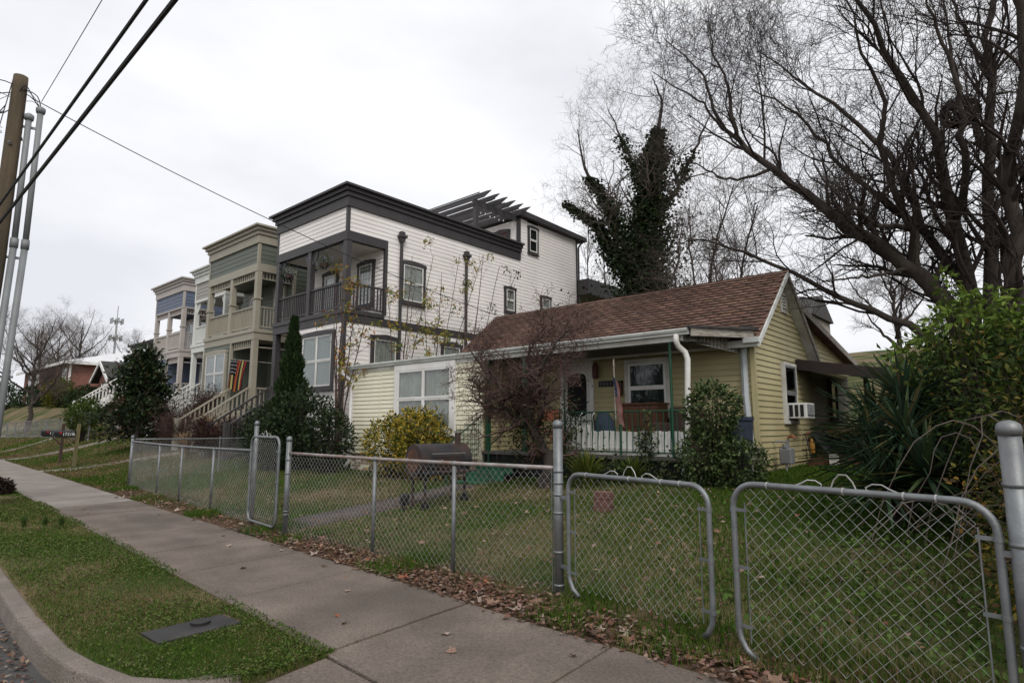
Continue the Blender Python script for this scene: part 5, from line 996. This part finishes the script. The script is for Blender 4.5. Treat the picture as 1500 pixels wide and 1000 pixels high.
twiggy('brown leafless shrub between the magnolia and the green stair',-26.3,9.7,1.7,1.2,2200,'twig_red',leafn=900,cols=RD)
twiggy('reddish shrub below the green house window',-27.6,11.0,2.6,.8,1500,'twig_red',leafn=1500,cols=[(.03,.03,.015),(.04,.02,.014)],lsz=.1)
twiggy('rust tinged shrub behind the magnolia at the far stair',-34.5,10.4,2.4,1.3,1600,'twig_red',leafn=900,cols=RD+[(.09,.04,.02)])
shrub('boxwood_bush','bright clipped green bush beside the far white stair','bush',[((-38.6,9.3,2.05),(.85,.8,.75))],2600,.11,[(.05,.08,.015),(.075,.11,.02),(.035,.055,.012)])
shrub('boxwood_bush','smaller clipped bush behind the bright green bush','bush',[((-40.8,10.0,2.5),(.8,.8,.75))],2200,.11,[(.035,.06,.012),(.05,.08,.015)])
shrub('laurel_bush','dark bush before the small brick gable house','bush',[((-54,13.2,3.6),(1.7,1.2,1.0)),((-51,13,3.4),(1.3,1.1,.9))],3500,.18,DG[:3])
shrub('yellow_bush','yellow green bush before the long brick flats','bush',[((-72,15.2,4.7),(1.9,1.2,1.6)),((-70.3,15,4.2),(1.1,1,1.1))],3600,.26,[(.14,.13,.02),(.09,.1,.02),(.05,.06,.015)])
shrub('dark_hedge','dark low hedge along the foot of the brick flats','hedge',[((-78,15.5,4.3),(4.2,1.2,1.3)),((-70,15.6,3.9),(3.5,1,1.0)),((-86,15.5,4.6),(4,1.2,1.4)),((-96,14.5,5.0),(6,1.4,2.0)),((-112,14,5.6),(9,2,2.6))],12000,.26,DG[:3])
shrub('verge_shrub','little dark wine coloured shrub at the kerbside verge','shrub',[((-18.9,3.0,.14),(.42,.3,.2))],1500,.07,[(.03,.018,.016),(.05,.03,.025),(.02,.02,.012)])
# dried pampas clumps
def tuft(label,x,y,n_,h,cols,name='ornamental_grass',w_=.012,spread=.5,cat='grass clump',z=None):
    z=G(x,y) if z is None else z; t=thing(name,label,cat,(x,y,z)); a=rng.uniform(0,2*math.pi,n_); o=rng.uniform(.1,1,n_)*spread; K=5; s=np.linspace(0,1,K); H_=h*rng.uniform(.55,1.1,n_)
    dx=np.cos(a)[:,None]*(o[:,None]*H_[:,None])*s[None]**1.6; dy=np.sin(a)[:,None]*(o[:,None]*H_[:,None])*s[None]**1.6; zz=z-.02+H_[:,None]*(s[None]-.35*o[:,None]*s[None]**2.5)
    bx_=x+rng.normal(size=n_)*.05*h; by_=y+rng.normal(size=n_)*.05*h; C=np.stack([bx_[:,None]+dx,by_[:,None]+dy,zz],2); sd_=np.stack([-np.sin(a),np.cos(a),0*a],1)[:,None]*(w_*np.array([.8,1,.9,.6,.08]))[None,:,None]
    V=np.stack([C-sd_,C+sd_],2).reshape(-1,3); i=np.arange(n_*K*2).reshape(n_,K,2); F=np.stack([i[:,:-1,0],i[:,:-1,1],i[:,1:,1],i[:,1:,0]],-1).reshape(-1,4)
    npmesh('blades',V,F,'leaf',t,colr=np.repeat(pal(n_,cols),K*2,0),kind='stuff'); return t
tuft('tall tan dried ornamental grass beside the green house stair',-23.2,9.5,380,1.5,[(.23,.16,.1),(.3,.22,.14),(.16,.11,.07)],w_=.03)
tuft('low tan dried ornamental grass at the stair foot',-23.6,8.9,260,1.0,[(.23,.16,.1),(.3,.22,.14)],w_=.025)
for i,(x,y,d) in enumerate(((-12.45,2.35,'single spring bulb tuft nearest the kerb on the verge'),(-12.3,2.6,'denser bulb tuft in the middle of the verge'),(-12.0,2.75,'loose bulb tuft closest to the sidewalk on the verge'))): tuft(d,x,y,60,.2,[(.03,.06,.015),(.045,.08,.02)],name='bulb_tuft',w_=.006,spread=.4,cat='plant',z=0)
tuft('arching lily leaves growing at the foot of the porch',-6.5,9.6,240,.75,[(.05,.08,.015),(.09,.12,.02),(.14,.15,.03)],name='lily_clump',w_=.018,spread=.9,cat='plant')
tuft('smaller arching lily clump by the downspout',-5.7,9.9,160,.6,[(.05,.08,.015),(.09,.12,.02)],name='lily_clump',w_=.016,spread=.9,cat='plant')
# yucca: stiff sword leaves in rosettes
def yucca(label,x,y,heads,seedn):
    z=G(x,y); t=thing('yucca_plant',label,'yucca',(x,y,z))
    for (hx,hy,hz,L_) in heads:
        MB().tube([(x,y,z-.1),((x+hx)/2,(y+hy)/2,(z+hz)/2),(hx,hy,hz)],.07,6).build('stem','bark',t)
        n_=110; a=rng.uniform(0,2*math.pi,n_); el=rng.uniform(-.5,1.3,n_); d=np.stack([np.cos(a)*np.cos(el),np.sin(a)*np.cos(el),np.sin(el)],1); K=4; s=np.linspace(0,1,K); LL=L_*rng.uniform(.7,1.1,n_)
        C=np.array((hx,hy,hz))+d[:,None]*LL[:,None,None]*s[None,:,None]-np.array((0,0,1))*(.14*LL[:,None,None]*s[None,:,None]**2); sd_=unit(np.cross(d,np.array((0,0,1.))))[:,None]*(np.array([.014,.024,.016,.001]))[None,:,None]
        Cm=C.copy(); Cm[:,:,2]-=.012
        V=np.stack([C-sd_,Cm,C+sd_],2).reshape(-1,3); i=np.arange(n_*K*3).reshape(n_,K,3); F=np.concatenate([np.stack([i[:,:-1,j],i[:,:-1,j+1],i[:,1:,j+1],i[:,1:,j]],-1).reshape(-1,4) for j in (0,1)])
        npmesh('leaf_rosette',V,F,'leaf_gloss',t,colr=np.repeat(pal(n_,[(.025,.05,.028),(.04,.07,.035),(.055,.085,.035),(.10,.085,.035)],[.4,.3,.2,.1]),K*3,0),kind='stuff')
yucca('sprawling yucca with stiff sword leaves at the thicket edge',-1.35,8.3,[(-1.45,8.2,1.25,.85),(-1.15,8.0,1.5,.8),(-1.55,8.7,1.6,.85),(-1.2,8.5,1.9,.75),(-.95,7.7,1.1,.8),(-1.35,7.8,.95,.75)],3)
# thicket at the right: leafy shrubs, brambles
TC=[(.018,.03,.008),(.03,.052,.012),(.055,.08,.016),(.09,.095,.02),(.13,.085,.02)]
shrub('leafy_thicket','tall loose thicket of green and yellowing leaves beside the drive','thicket',[((-.55,8.7,1.95),(.8,.8,.75)),((-.1,7.8,1.45),(.7,.8,.9)),((.35,7.6,1.2),(.9,.9,1.1)),((-.3,9.6,2.15),(1.0,1.0,.8)),((.6,9.3,1.9),(1.0,1.0,1.0)),((-.9,9.5,1.8),(.6,.6,.7))],17000,.075,TC,[.34,.32,.2,.09,.05],droop=.25,twigs=70,ratio=.5)
shrub('young_tree','sprays of yellow green leaves arching over the yucca','tree',[((-1.0,9.8,2.55),(.6,.6,.28)),((-.65,9.2,2.75),(.5,.6,.3)),((-.4,9.4,3.0),(.5,.5,.3)),((-1.1,9.2,2.3),(.35,.5,.18)),((.3,9.2,2.75),(.7,.6,.3)),((-.75,9.3,3.3),(.12,.12,.35))],2300,.1,[(.1,.15,.025),(.14,.2,.035),(.07,.11,.02)],ratio=.42,droop=.35,twigs=14)
shrub('bramble_bush','tangled bramble of yellowing and brown leaves against the end fence post','bramble',[((.15,6.2,.9),(.75,.8,.75)),((.2,5.4,.6),(.6,.6,.6)),((.45,6.8,1.5),(.7,.7,.7))],9000,.05,[(.05,.065,.015),(.12,.1,.02),(.2,.12,.02),(.08,.05,.025),(.03,.035,.012)],[.3,.22,.1,.2,.18],twigm='twig_grey',twigs=60,droop=.2)
shrub('shade_vine_thicket','dense dark vine thicket added to shade the far side of the awning','thicket',[((-.1,12.3,1.5),(.8,1.3,1.2)),((-.2,14.6,1.7),(.75,1.4,1.3)),((-.2,17,1.8),(.75,1.5,1.4)),((-.2,19.6,1.9),(.8,1.5,1.5))],13000,.14,TC,[.4,.35,.17,.05,.03],droop=.3,twigs=30)  # added growth that blocks light from the awning's open side
br=thing('bramble_canes','long arching bare bramble canes over the right gate','bramble',(-.3,6,.8)); 
for i in range(13):
    x0,y0=rng.uniform(-.2,.6),rng.uniform(5.2,7.6); x1,y1=x0-rng.uniform(.4,1.5),y0+rng.uniform(-.9,.5); h=rng.uniform(.5,1.5); zz0,zz1=G(x0,y0),G(x1,y1)
    MB().tube([(x0+(x1-x0)*s+rng.normal()*.02,y0+(y1-y0)*s,zz0+(zz1-zz0)*s+h*math.sin(min(1,s*1.0)*math.pi*.9)+.05) for s in np.linspace(0,1,12)],np.linspace(.007,.003,12),5).build('cane','twig_grey',br)
# low ground cover on the right half of the yard
P=np.stack([rng.uniform(-3.6,.6,9000),rng.uniform(4.7,9.5,9000)],1); keep=rng.uniform(size=9000)<np.clip((P[:,0]+3.4)/2.2,.05,1)*(.35+.65*(np.sin(P[:,0]*3.1+P[:,1]*1.7)+np.sin(P[:,1]*4.1-P[:,0]*1.3)>-.3)); P=P[keep]; n_=len(P)
P3=np.c_[P,tz(P[:,0],P[:,1])+rng.uniform(.02,.15,n_)]; V,F=leaves_np(P3,.05,.65,up=.7); npmesh('ground_cover',V,F,'leaf',colr=np.repeat(pal(n_,[(.05,.09,.018),(.07,.125,.025),(.09,.14,.035),(.035,.06,.014)]),4,0),kind='stuff')
# porch creeper
P=np.concatenate([np.stack([rng.uniform(-7.8,-4.6,2600),rng.normal(10.35,.16,2600),.42+np.abs(rng.normal(0,.3,2600))],1),np.array((-5.75,10.5,1.3))+rng.normal(size=(350,3))*np.array((.12,.06,.28)),np.array((-7.6,10.5,1.4))+rng.normal(size=(700,3))*np.array((.2,.1,.5))])
V,F=leaves_np(P,.07,.6); cp_=thing('porch_creeper','dark leafy creeper spreading along the foot of the yellow porch','creeper',(-6.2,10.3,.5)); npmesh('foliage',V,F,'leaf_gloss',cp_,colr=np.repeat(pal(len(P),DG+[(.09,.1,.03)]),4,0),kind='stuff')
# gnarled red brown shrub tree by the steps
GL={'t0':(.13,.06,[(-7.3,9.45,.3),(-7.35,9.45,.9),(-7.55,9.4,1.45),(-7.75,9.35,1.9),(-7.7,9.3,2.35),(-7.5,9.3,2.75)]),
'b1':(.075,.02,[(-7.5,9.4,1.35),(-8.2,9.3,1.9),(-8.7,9.2,2.3),(-9.2,9.1,2.6)]),'b2':(.06,.015,[(-7.7,9.35,1.8),(-8.2,9.0,2.4),(-8.6,8.9,2.8),(-8.6,8.9,3.2)]),'b3':(.06,.015,[(-7.7,9.3,2.2),(-7.2,9.1,2.7),(-6.8,9.0,3.1),(-6.5,9.1,3.4)]),
'b4':(.04,.01,[(-7.6,9.3,2.5),(-7.75,9.3,2.9),(-7.5,9.3,3.3),(-7.2,9.3,3.6)]),'b5':(.05,.012,[(-7.5,9.4,1.7),(-7.0,9.0,2.2),(-6.6,8.8,2.5)]),'b6':(.05,.012,[(-8.2,9.3,1.9),(-8.9,9.4,2.0),(-9.4,9.4,2.2)]),'b7':(.045,.012,[(-8.2,9.1,2.4),(-8.8,9.1,2.9),(-9.1,9.1,3.2)])}
st,cu=bare_tree('gnarled_shrub','gnarled reddish brown leafless shrub tree before the porch steps',GL,[(130,.4,1.0,.9,.1,6,5,.5),(900,.2,.6,1.0,.08,5,4,.6),(4200,.1,.32,1.0,-.05,4,3,.8)],seed=61,bark='bark',twig='twig_red')
rng=np.random.default_rng(99)
P=cu[rng.integers(0,len(cu),700),3]; V,F=leaves_np(P,.05,.5,droop=.5); npmesh('dry_foliage',V,F,'dry_leaf',st,colr=np.repeat(pal(700,[(.07,.05,.035),(.05,.03,.025),(.12,.1,.07)]),4,0),kind='stuff')
P=np.array((-7.75,9.35,1.6))+rng.normal(size=(1400,3))*np.array((.3,.2,.42)); V,F=leaves_np(P,.06,.6); npmesh('creeper',V,F,'leaf',st,colr=np.repeat(pal(1400,[(.02,.028,.01),(.04,.045,.015),(.03,.02,.012)]),4,0),kind='stuff')
# slim saplings with last yellow leaves between the houses
def sapling(label,x,y,tips,r0,leafn,cols,seed,lsz=.15):
    z=G(x,y); L={}
    for i,(tx,ty,tz_) in enumerate(tips): L[('t%d' if i==0 else 'b%d')%i]=(r0 if i==0 else r0*.6,.008,[(x,y,z+.3 if i else z),(x+(tx-x)*.3,y+(ty-y)*.3,z+(tz_-z)*.42),(x+(tx-x)*.7,y+(ty-y)*.7,z+(tz_-z)*.75),(tx,ty,tz_)])
    t,cu=bare_tree('sapling',label,L,[(34,.4,1.2,.75,.3,5,4,.5),(120,.25,.6,.8,.15,4,3,.7)],seed=seed,bark='twig_red',twig='twig',group='saplings between the white and yellow houses')
    g_=np.random.default_rng(seed); ncl=max(6,leafn//14); c=cu[g_.integers(0,len(cu),ncl),-1]; P=c[g_.integers(0,ncl,leafn)]+g_.normal(size=(leafn,3))*.09; V,F=leaves_np(P,lsz,.36,droop=.6); npmesh('foliage',V,F,'leaf',t,colr=np.repeat(pal(leafn,cols),4,0),kind='stuff')
YL=[(.3,.26,.04),(.2,.22,.05),(.11,.15,.04),(.35,.2,.04)]
sapling('reddish sapling at the white house corner with orange leaves',-16.05,10.35,[(-15.95,10.3,6.3),(-16.5,10.4,6.0),(-15.2,10.4,6.2),(-16.9,10.6,5.4),(-15.0,10.7,5.6)],.055,560,[(.3,.2,.04),(.25,.22,.05),(.3,.12,.03),(.12,.13,.03)],71)
sapling('pale green leaved sapling behind the cream extension roof',-16.5,13.0,[(-16.3,13.3,7.6),(-16.6,12.4,6.9),(-16.2,14.2,7.8),(-16.7,13.8,7.0)],.04,520,YL,72)
sapling('slender yellow leaved sapling beside the second downspout',-16.6,14.6,[(-16.4,14.8,7.3),(-16.5,15.8,8.2),(-16.3,16.9,8.4),(-16.5,14.0,6.6)],.04,560,YL,73)
sapling('dark leaved sapling poking over the brown roof slope',-13.2,12.9,[(-12.7,13.2,6.9),(-12.2,13.4,6.5),(-13.5,13.2,5.9),(-12.0,13.9,6.0)],.035,200,[(.035,.04,.02),(.06,.065,.03),(.12,.11,.05)],74,.13)
# ---------------------------------------------------------------- grass, litter, fallen leaves
rng=np.random.default_rng(5)
def nz2(x,y): return (np.sin(x*1.3+1.7*np.sin(y*.9))+np.sin(y*1.9-x*.7+2)+np.sin(x*3.1+y*2.3)*.6+np.sin(x*.45-y*.3)*1.1)/3.7
def blades(name,x,y,h,wd,cols,ws,lay=.6):
    n_=len(x); a=rng.uniform(0,2*math.pi,n_); b2=rng.uniform(0,2*math.pi,n_); H_=h*rng.uniform(.5,1.35,n_); o=rng.uniform(.15,1.3,n_)*lay*H_; z=tz(x,y)-.004
    B=np.stack([x,y,z],1); s=np.stack([np.cos(a),np.sin(a),0*a],1)*wd[:,None]*.5 if np.ndim(wd) else np.stack([np.cos(a),np.sin(a),0*a],1)*wd*.5
    d=np.stack([np.cos(b2)*o,np.sin(b2)*o,0*o],1); mid=B+d*.4+np.array((0,0,1))*(H_*.6)[:,None]; tip=B+d+np.array((0,0,1))*H_[:,None]
    V=np.stack([B-s,B+s,mid+s*.7,tip,mid-s*.7],1).reshape(-1,3); i=np.arange(n_)[:,None]*5
    F=np.concatenate([i+np.array([[0,1,2]]),i+np.array([[0,2,4]]),i+np.array([[4,2,3]])])
    npmesh(name,V,F,'grass_blade',colr=np.repeat(cols,5,0),kind='stuff')
GC=[(.044,.098,.01),(.066,.128,.016),(.03,.066,.008),(.09,.135,.026)]; SC=[(.16,.118,.058),(.12,.085,.042),(.21,.16,.085)]
def mixcol(x,y,bias): 
    p=np.clip(.28+bias-.7*nz2(x,y),.04,.92); st_=rng.uniform(size=len(x))<p; return np.where(st_[:,None],pal(len(x),SC),pal(len(x),GC))
def scatter(n_,x0,x1,v0,v1,pw): 
    u=rng.uniform(size=n_); x=x1-(x1-x0)*u**pw; v=rng.uniform(v0,v1,n_); return x,v-KX*x,v
# verge
x,y,v=scatter(150000,-34,-3.9,1.04,2.36,2.3); k=~((x>-5.43)&(x<-5.05)&(y>1.80)&(y<2.47)); k&=y>np.interp(x,[-6.3,-5.5,-4.95,-4.5,-4.15,-3.98],[1.40,1.385,1.43,1.52,1.72,1.95]); k&=x<-3.95+.1*rng.normal(size=len(x))*.3; k&=rng.uniform(size=len(x))<np.clip(.75+.9*nz2(x*1.6,y*1.6),.12,1); x,y=x[k],y[k]; dist=np.hypot(x,y)
blades('verge_grass',x,y,.028,.0042+.0011*np.clip(dist-5,0,40)*.6,mixcol(x,y,.0),None,1.0)
xq,yq,vq=scatter(46000,-16,-3.95,1.12,2.37,1.9); k=(nz2(xq*2.2,yq*2.2)+rng.normal(size=len(xq))*.25>-.05)&(yq>np.interp(xq,[-6.3,-4.95,-4.5,-4.15,-3.98],[1.42,1.45,1.55,1.76,2.0])); k&=~((xq>-5.43)&(xq<-5.05)&(yq>1.80)&(yq<2.47)); xq,yq=xq[k],yq[k]
V,F=leaves_np(np.c_[xq,yq,.012+rng.uniform(0,.022,len(xq))],.013+.0011*np.hypot(xq,yq),.75,up=1.0); npmesh('clover_cover',V,F,'leaf',colr=np.repeat(pal(len(xq),[(.05,.09,.014),(.08,.125,.022),(.04,.07,.012),(.12,.13,.05)]),4,0),kind='stuff')
# yard inside the fence
x,y,v=scatter(330000,-19,1.5,3.95,12.2,1.25); k=~(((x>-9.75)&(x<-8.75)&(y<9.4))|((x>-15.7)&(x<-4.2)&(y>10.5))|((x>-10.2)&(x<-8.8)&(y>9.3))); k&=rng.uniform(size=len(x))<np.clip((v-3.9)/1.1,.10,1)*np.clip(.75+.7*nz2(x,y),.2,1); x,y=x[k],y[k]; dist=np.hypot(x,y); grn=np.clip((x+4.8)/3,0,1)
blades('yard_grass',x,y,(.045+.05*grn)*(.8+.4*rng.uniform(size=len(x))),.0045+.0008*np.clip(dist-5,0,30),mixcol(x,y,-.08-.5*grn),None,.7)
# side yard and far lawns
x=np.r_[rng.uniform(-4.2,.8,26000),rng.uniform(-6,2,14000)]; y=np.r_[rng.uniform(11,15.5,26000),rng.uniform(20.5,40,14000)]; blades('side_yard_grass',x,y,.08,.016,mixcol(x,y,-.35),None,.6)
x=-18.6-42*rng.uniform(size=150000)**1.5; v=rng.uniform(3.9,15,150000); y=v-KX*x; k=y<11.3; x,y=x[k],y[k]; blades('far_lawn_grass',x,y,.05,.012+.0007*np.abs(x),mixcol(x,y,.18),None,.8)
# weeds hugging the fence and the sidewalk joints
x,y,v=scatter(52000,-18.5,1.0,3.82,4.75,1.1); k=rng.uniform(size=len(x))<np.clip(.55*np.sin(x*2.1+1)+.4*np.sin(x*5.3)-.1,0,1)+np.clip((x+2.6)/1.5,0,.8)*(v>4.05); x,y=x[k],y[k]; blades('fence_weeds',x,y,.11,.008,mixcol(x,y,-.35),None,.6)
x=rng.uniform(-3.9,1.5,700); y=2.285-KX*x+rng.normal(size=700)*.012; k=np.sin(x*4)>-.1; blades('joint_weeds',x[k],y[k],.035,.006,mixcol(x[k],y[k],-.2),None,.8)
# leaf litter (uncountable bits) and single fallen leaves
def leafpose(x,y,zoff): return np.c_[x,y,tz(x,y)+zoff]
x,y,v=scatter(34000,-18.5,1.2,3.76,4.95,.75); k=rng.uniform(size=len(x))<np.exp(-((v-4.12)/.30)**2)*np.clip(.25+(x+9.5)/6,.18,1); x,y=x[k],y[k]; P=leafpose(x,y,.014+rng.uniform(0,.03,len(x))); D=rng.normal(size=(len(x),3))*np.array((1,1,.22)); V,F=leaves_np(P,.055,.6,up=1.2,dirs=D)
BC=[(.12,.07,.048),(.18,.11,.08),(.075,.045,.034),(.25,.18,.14),(.15,.075,.045)]
npmesh('leaf_litter',V,F,'dry_leaf',colr=np.repeat(pal(len(x),BC),4,0),kind='stuff')
x=rng.uniform(-15,1,1500); y=rng.uniform(4.9,9.8,1500); P=leafpose(x,y,.05+rng.uniform(0,.03,1500)); D=rng.normal(size=(1500,3))*np.array((1,1,.3)); V,F=leaves_np(P,.06,.65,up=1.2,dirs=D); npmesh('yard_leaf_litter',V,F,'dry_leaf',colr=np.repeat(pal(1500,BC),4,0),kind='stuff')
x,y,v=scatter(900,-12,-3,.62,.86,1.3); x=np.r_[x]; P=np.c_[x,y,np.full(len(x),-.132)+rng.uniform(0,.02,len(x))]; D=rng.normal(size=(len(x),3))*np.array((1,1,.2)); V,F=leaves_np(P,.05,.6,up=1.2,dirs=D); npmesh('gutter_litter',V,F,'dry_leaf',colr=np.repeat(pal(len(x),BC),4,0),kind='stuff')
# maple-like curled leaf meshes shared by the single fallen leaves
LM=[]
for s in range(7):
    pts=[];nl=20
    for i in range(nl):
        a=2*math.pi*i/nl; r_=(.045+.03*abs(math.cos(a*2.5)))*rng.uniform(.85,1.15)*(1 if i%2==0 else .72); pts.append((r_*math.cos(a)*1.15,r_*math.sin(a),0))
    cu_=rng.uniform(3,9); cv=rng.uniform(-4,6); V=[(0,0,.004)]+[(a_,b__,min(.05,cu_*b__*b__+cv*a_*a_*.6+rng.uniform(0,.008))) for a_,b__,c in pts]; F=[(0,1+i,1+(i+1)%nl) for i in range(nl)]
    me=bpy.data.meshes.new('fallen_leaf'); me.from_pydata(V,[],F); cc=pal(1,[(.22,.125,.085),(.29,.19,.14),(.16,.085,.06),(.26,.11,.055),(.34,.26,.21),(.14,.08,.06),(.24,.14,.10)][s:s+1])[0]
    a_=me.color_attributes.new('Col','FLOAT_COLOR','POINT'); 
    for i in range(len(V)): f_=rng.uniform(.75,1.15); a_.data[i].color=(cc[0]*f_,cc[1]*f_,cc[2]*f_,1)
    me.materials.append(M['dry_leaf']); LM.append(me)
def fallen(n_,x,y,zo,label,group,smin=.45,smax=.95):
    for i in range(n_):
        o=link('fallen_leaf',LM[int(rng.integers(0,7))],label=label,cat='leaf',group=group); s=rng.uniform(smin,smax); o.scale=(s,s,s); o.location=(x[i],y[i],float(tz(x[i],y[i]))+zo); o.rotation_euler=(rng.normal()*.3,rng.normal()*.3,rng.uniform(0,6.28))
n_=175; x=np.r_[rng.uniform(-7.5,-.2,125),rng.uniform(-17,-7.5,50)]; v=4.1+rng.normal(size=n_)*.17; fallen(n_,x,v-KX*x,.03,'curled brown dry leaf lying in the litter along the chain link fence','leaves along the fence')
n_=45; x=rng.uniform(-9,-.5,n_); y=rng.uniform(5.0,8.5,n_); fallen(n_,x,y,.06,'dry brown leaf lying on the yard grass behind the fence','leaves on the yard',.4,.75)
n_=16; x=np.array([-3.3,-4.6,-5.2,-4.4,-6.3,-7.5,-9.1,-11,-12.2,-3.6,-2.6,-5.7,-8.3,-14,-13.4,-6.9]); v=rng.uniform(2.6,3.75,n_); fallen(n_,x,v-KX*x,.02,'dry brown leaf lying alone on the sidewalk concrete','leaves on the sidewalk',.35,.7)
# ---------------------------------------------------------------- labels for the setting and the uncountable stuff
SET={'ground':('gently rising lawn ground of turf and bare straw coloured earth','lawn'),'road':('dark grey asphalt street beside the kerb','road'),'sidewalk':('worn brownish concrete sidewalk slabs between verge and fence','sidewalk'),'driveway_apron':('concrete driveway apron between the sidewalk and the street','driveway'),
'path':('concrete garden path leading from the walk gate to the green steps','path'),'path.001':('pale concrete walk to the blue house stairs','path'),'path.002':('pale concrete walk to the far white stair','path'),'path.003':('pale concrete walk to the green house stairs','path'),
'verge_grass':('short mixed green grass of the kerbside verge','grass'),'clover_cover':('low clover leaves spread through the verge grass','clover'),'yard_grass':('patchy green and straw coloured grass inside the chain link fence','grass'),'side_yard_grass':('bright grass beside and behind the yellow house','grass'),'far_lawn_grass':('patchy tan and green grass around the mailboxes','grass'),
'fence_weeds':('green weeds tufted along the foot of the fence','weeds'),'joint_weeds':('tiny weeds in the joint between sidewalk and apron','weeds'),'leaf_litter':('brown leaf litter banked along the fence beside the sidewalk','leaf litter'),'yard_leaf_litter':('scattered brown leaf bits in the yard grass','leaf litter'),'gutter_litter':('brown leaf bits lying in the street gutter below the kerb','leaf litter'),'ground_cover':('broad leaved green weeds behind the driveway gates','weeds')}
for o in list(col.objects):
    if o.parent is None and o.name in SET: tag(o,*SET[o.name])
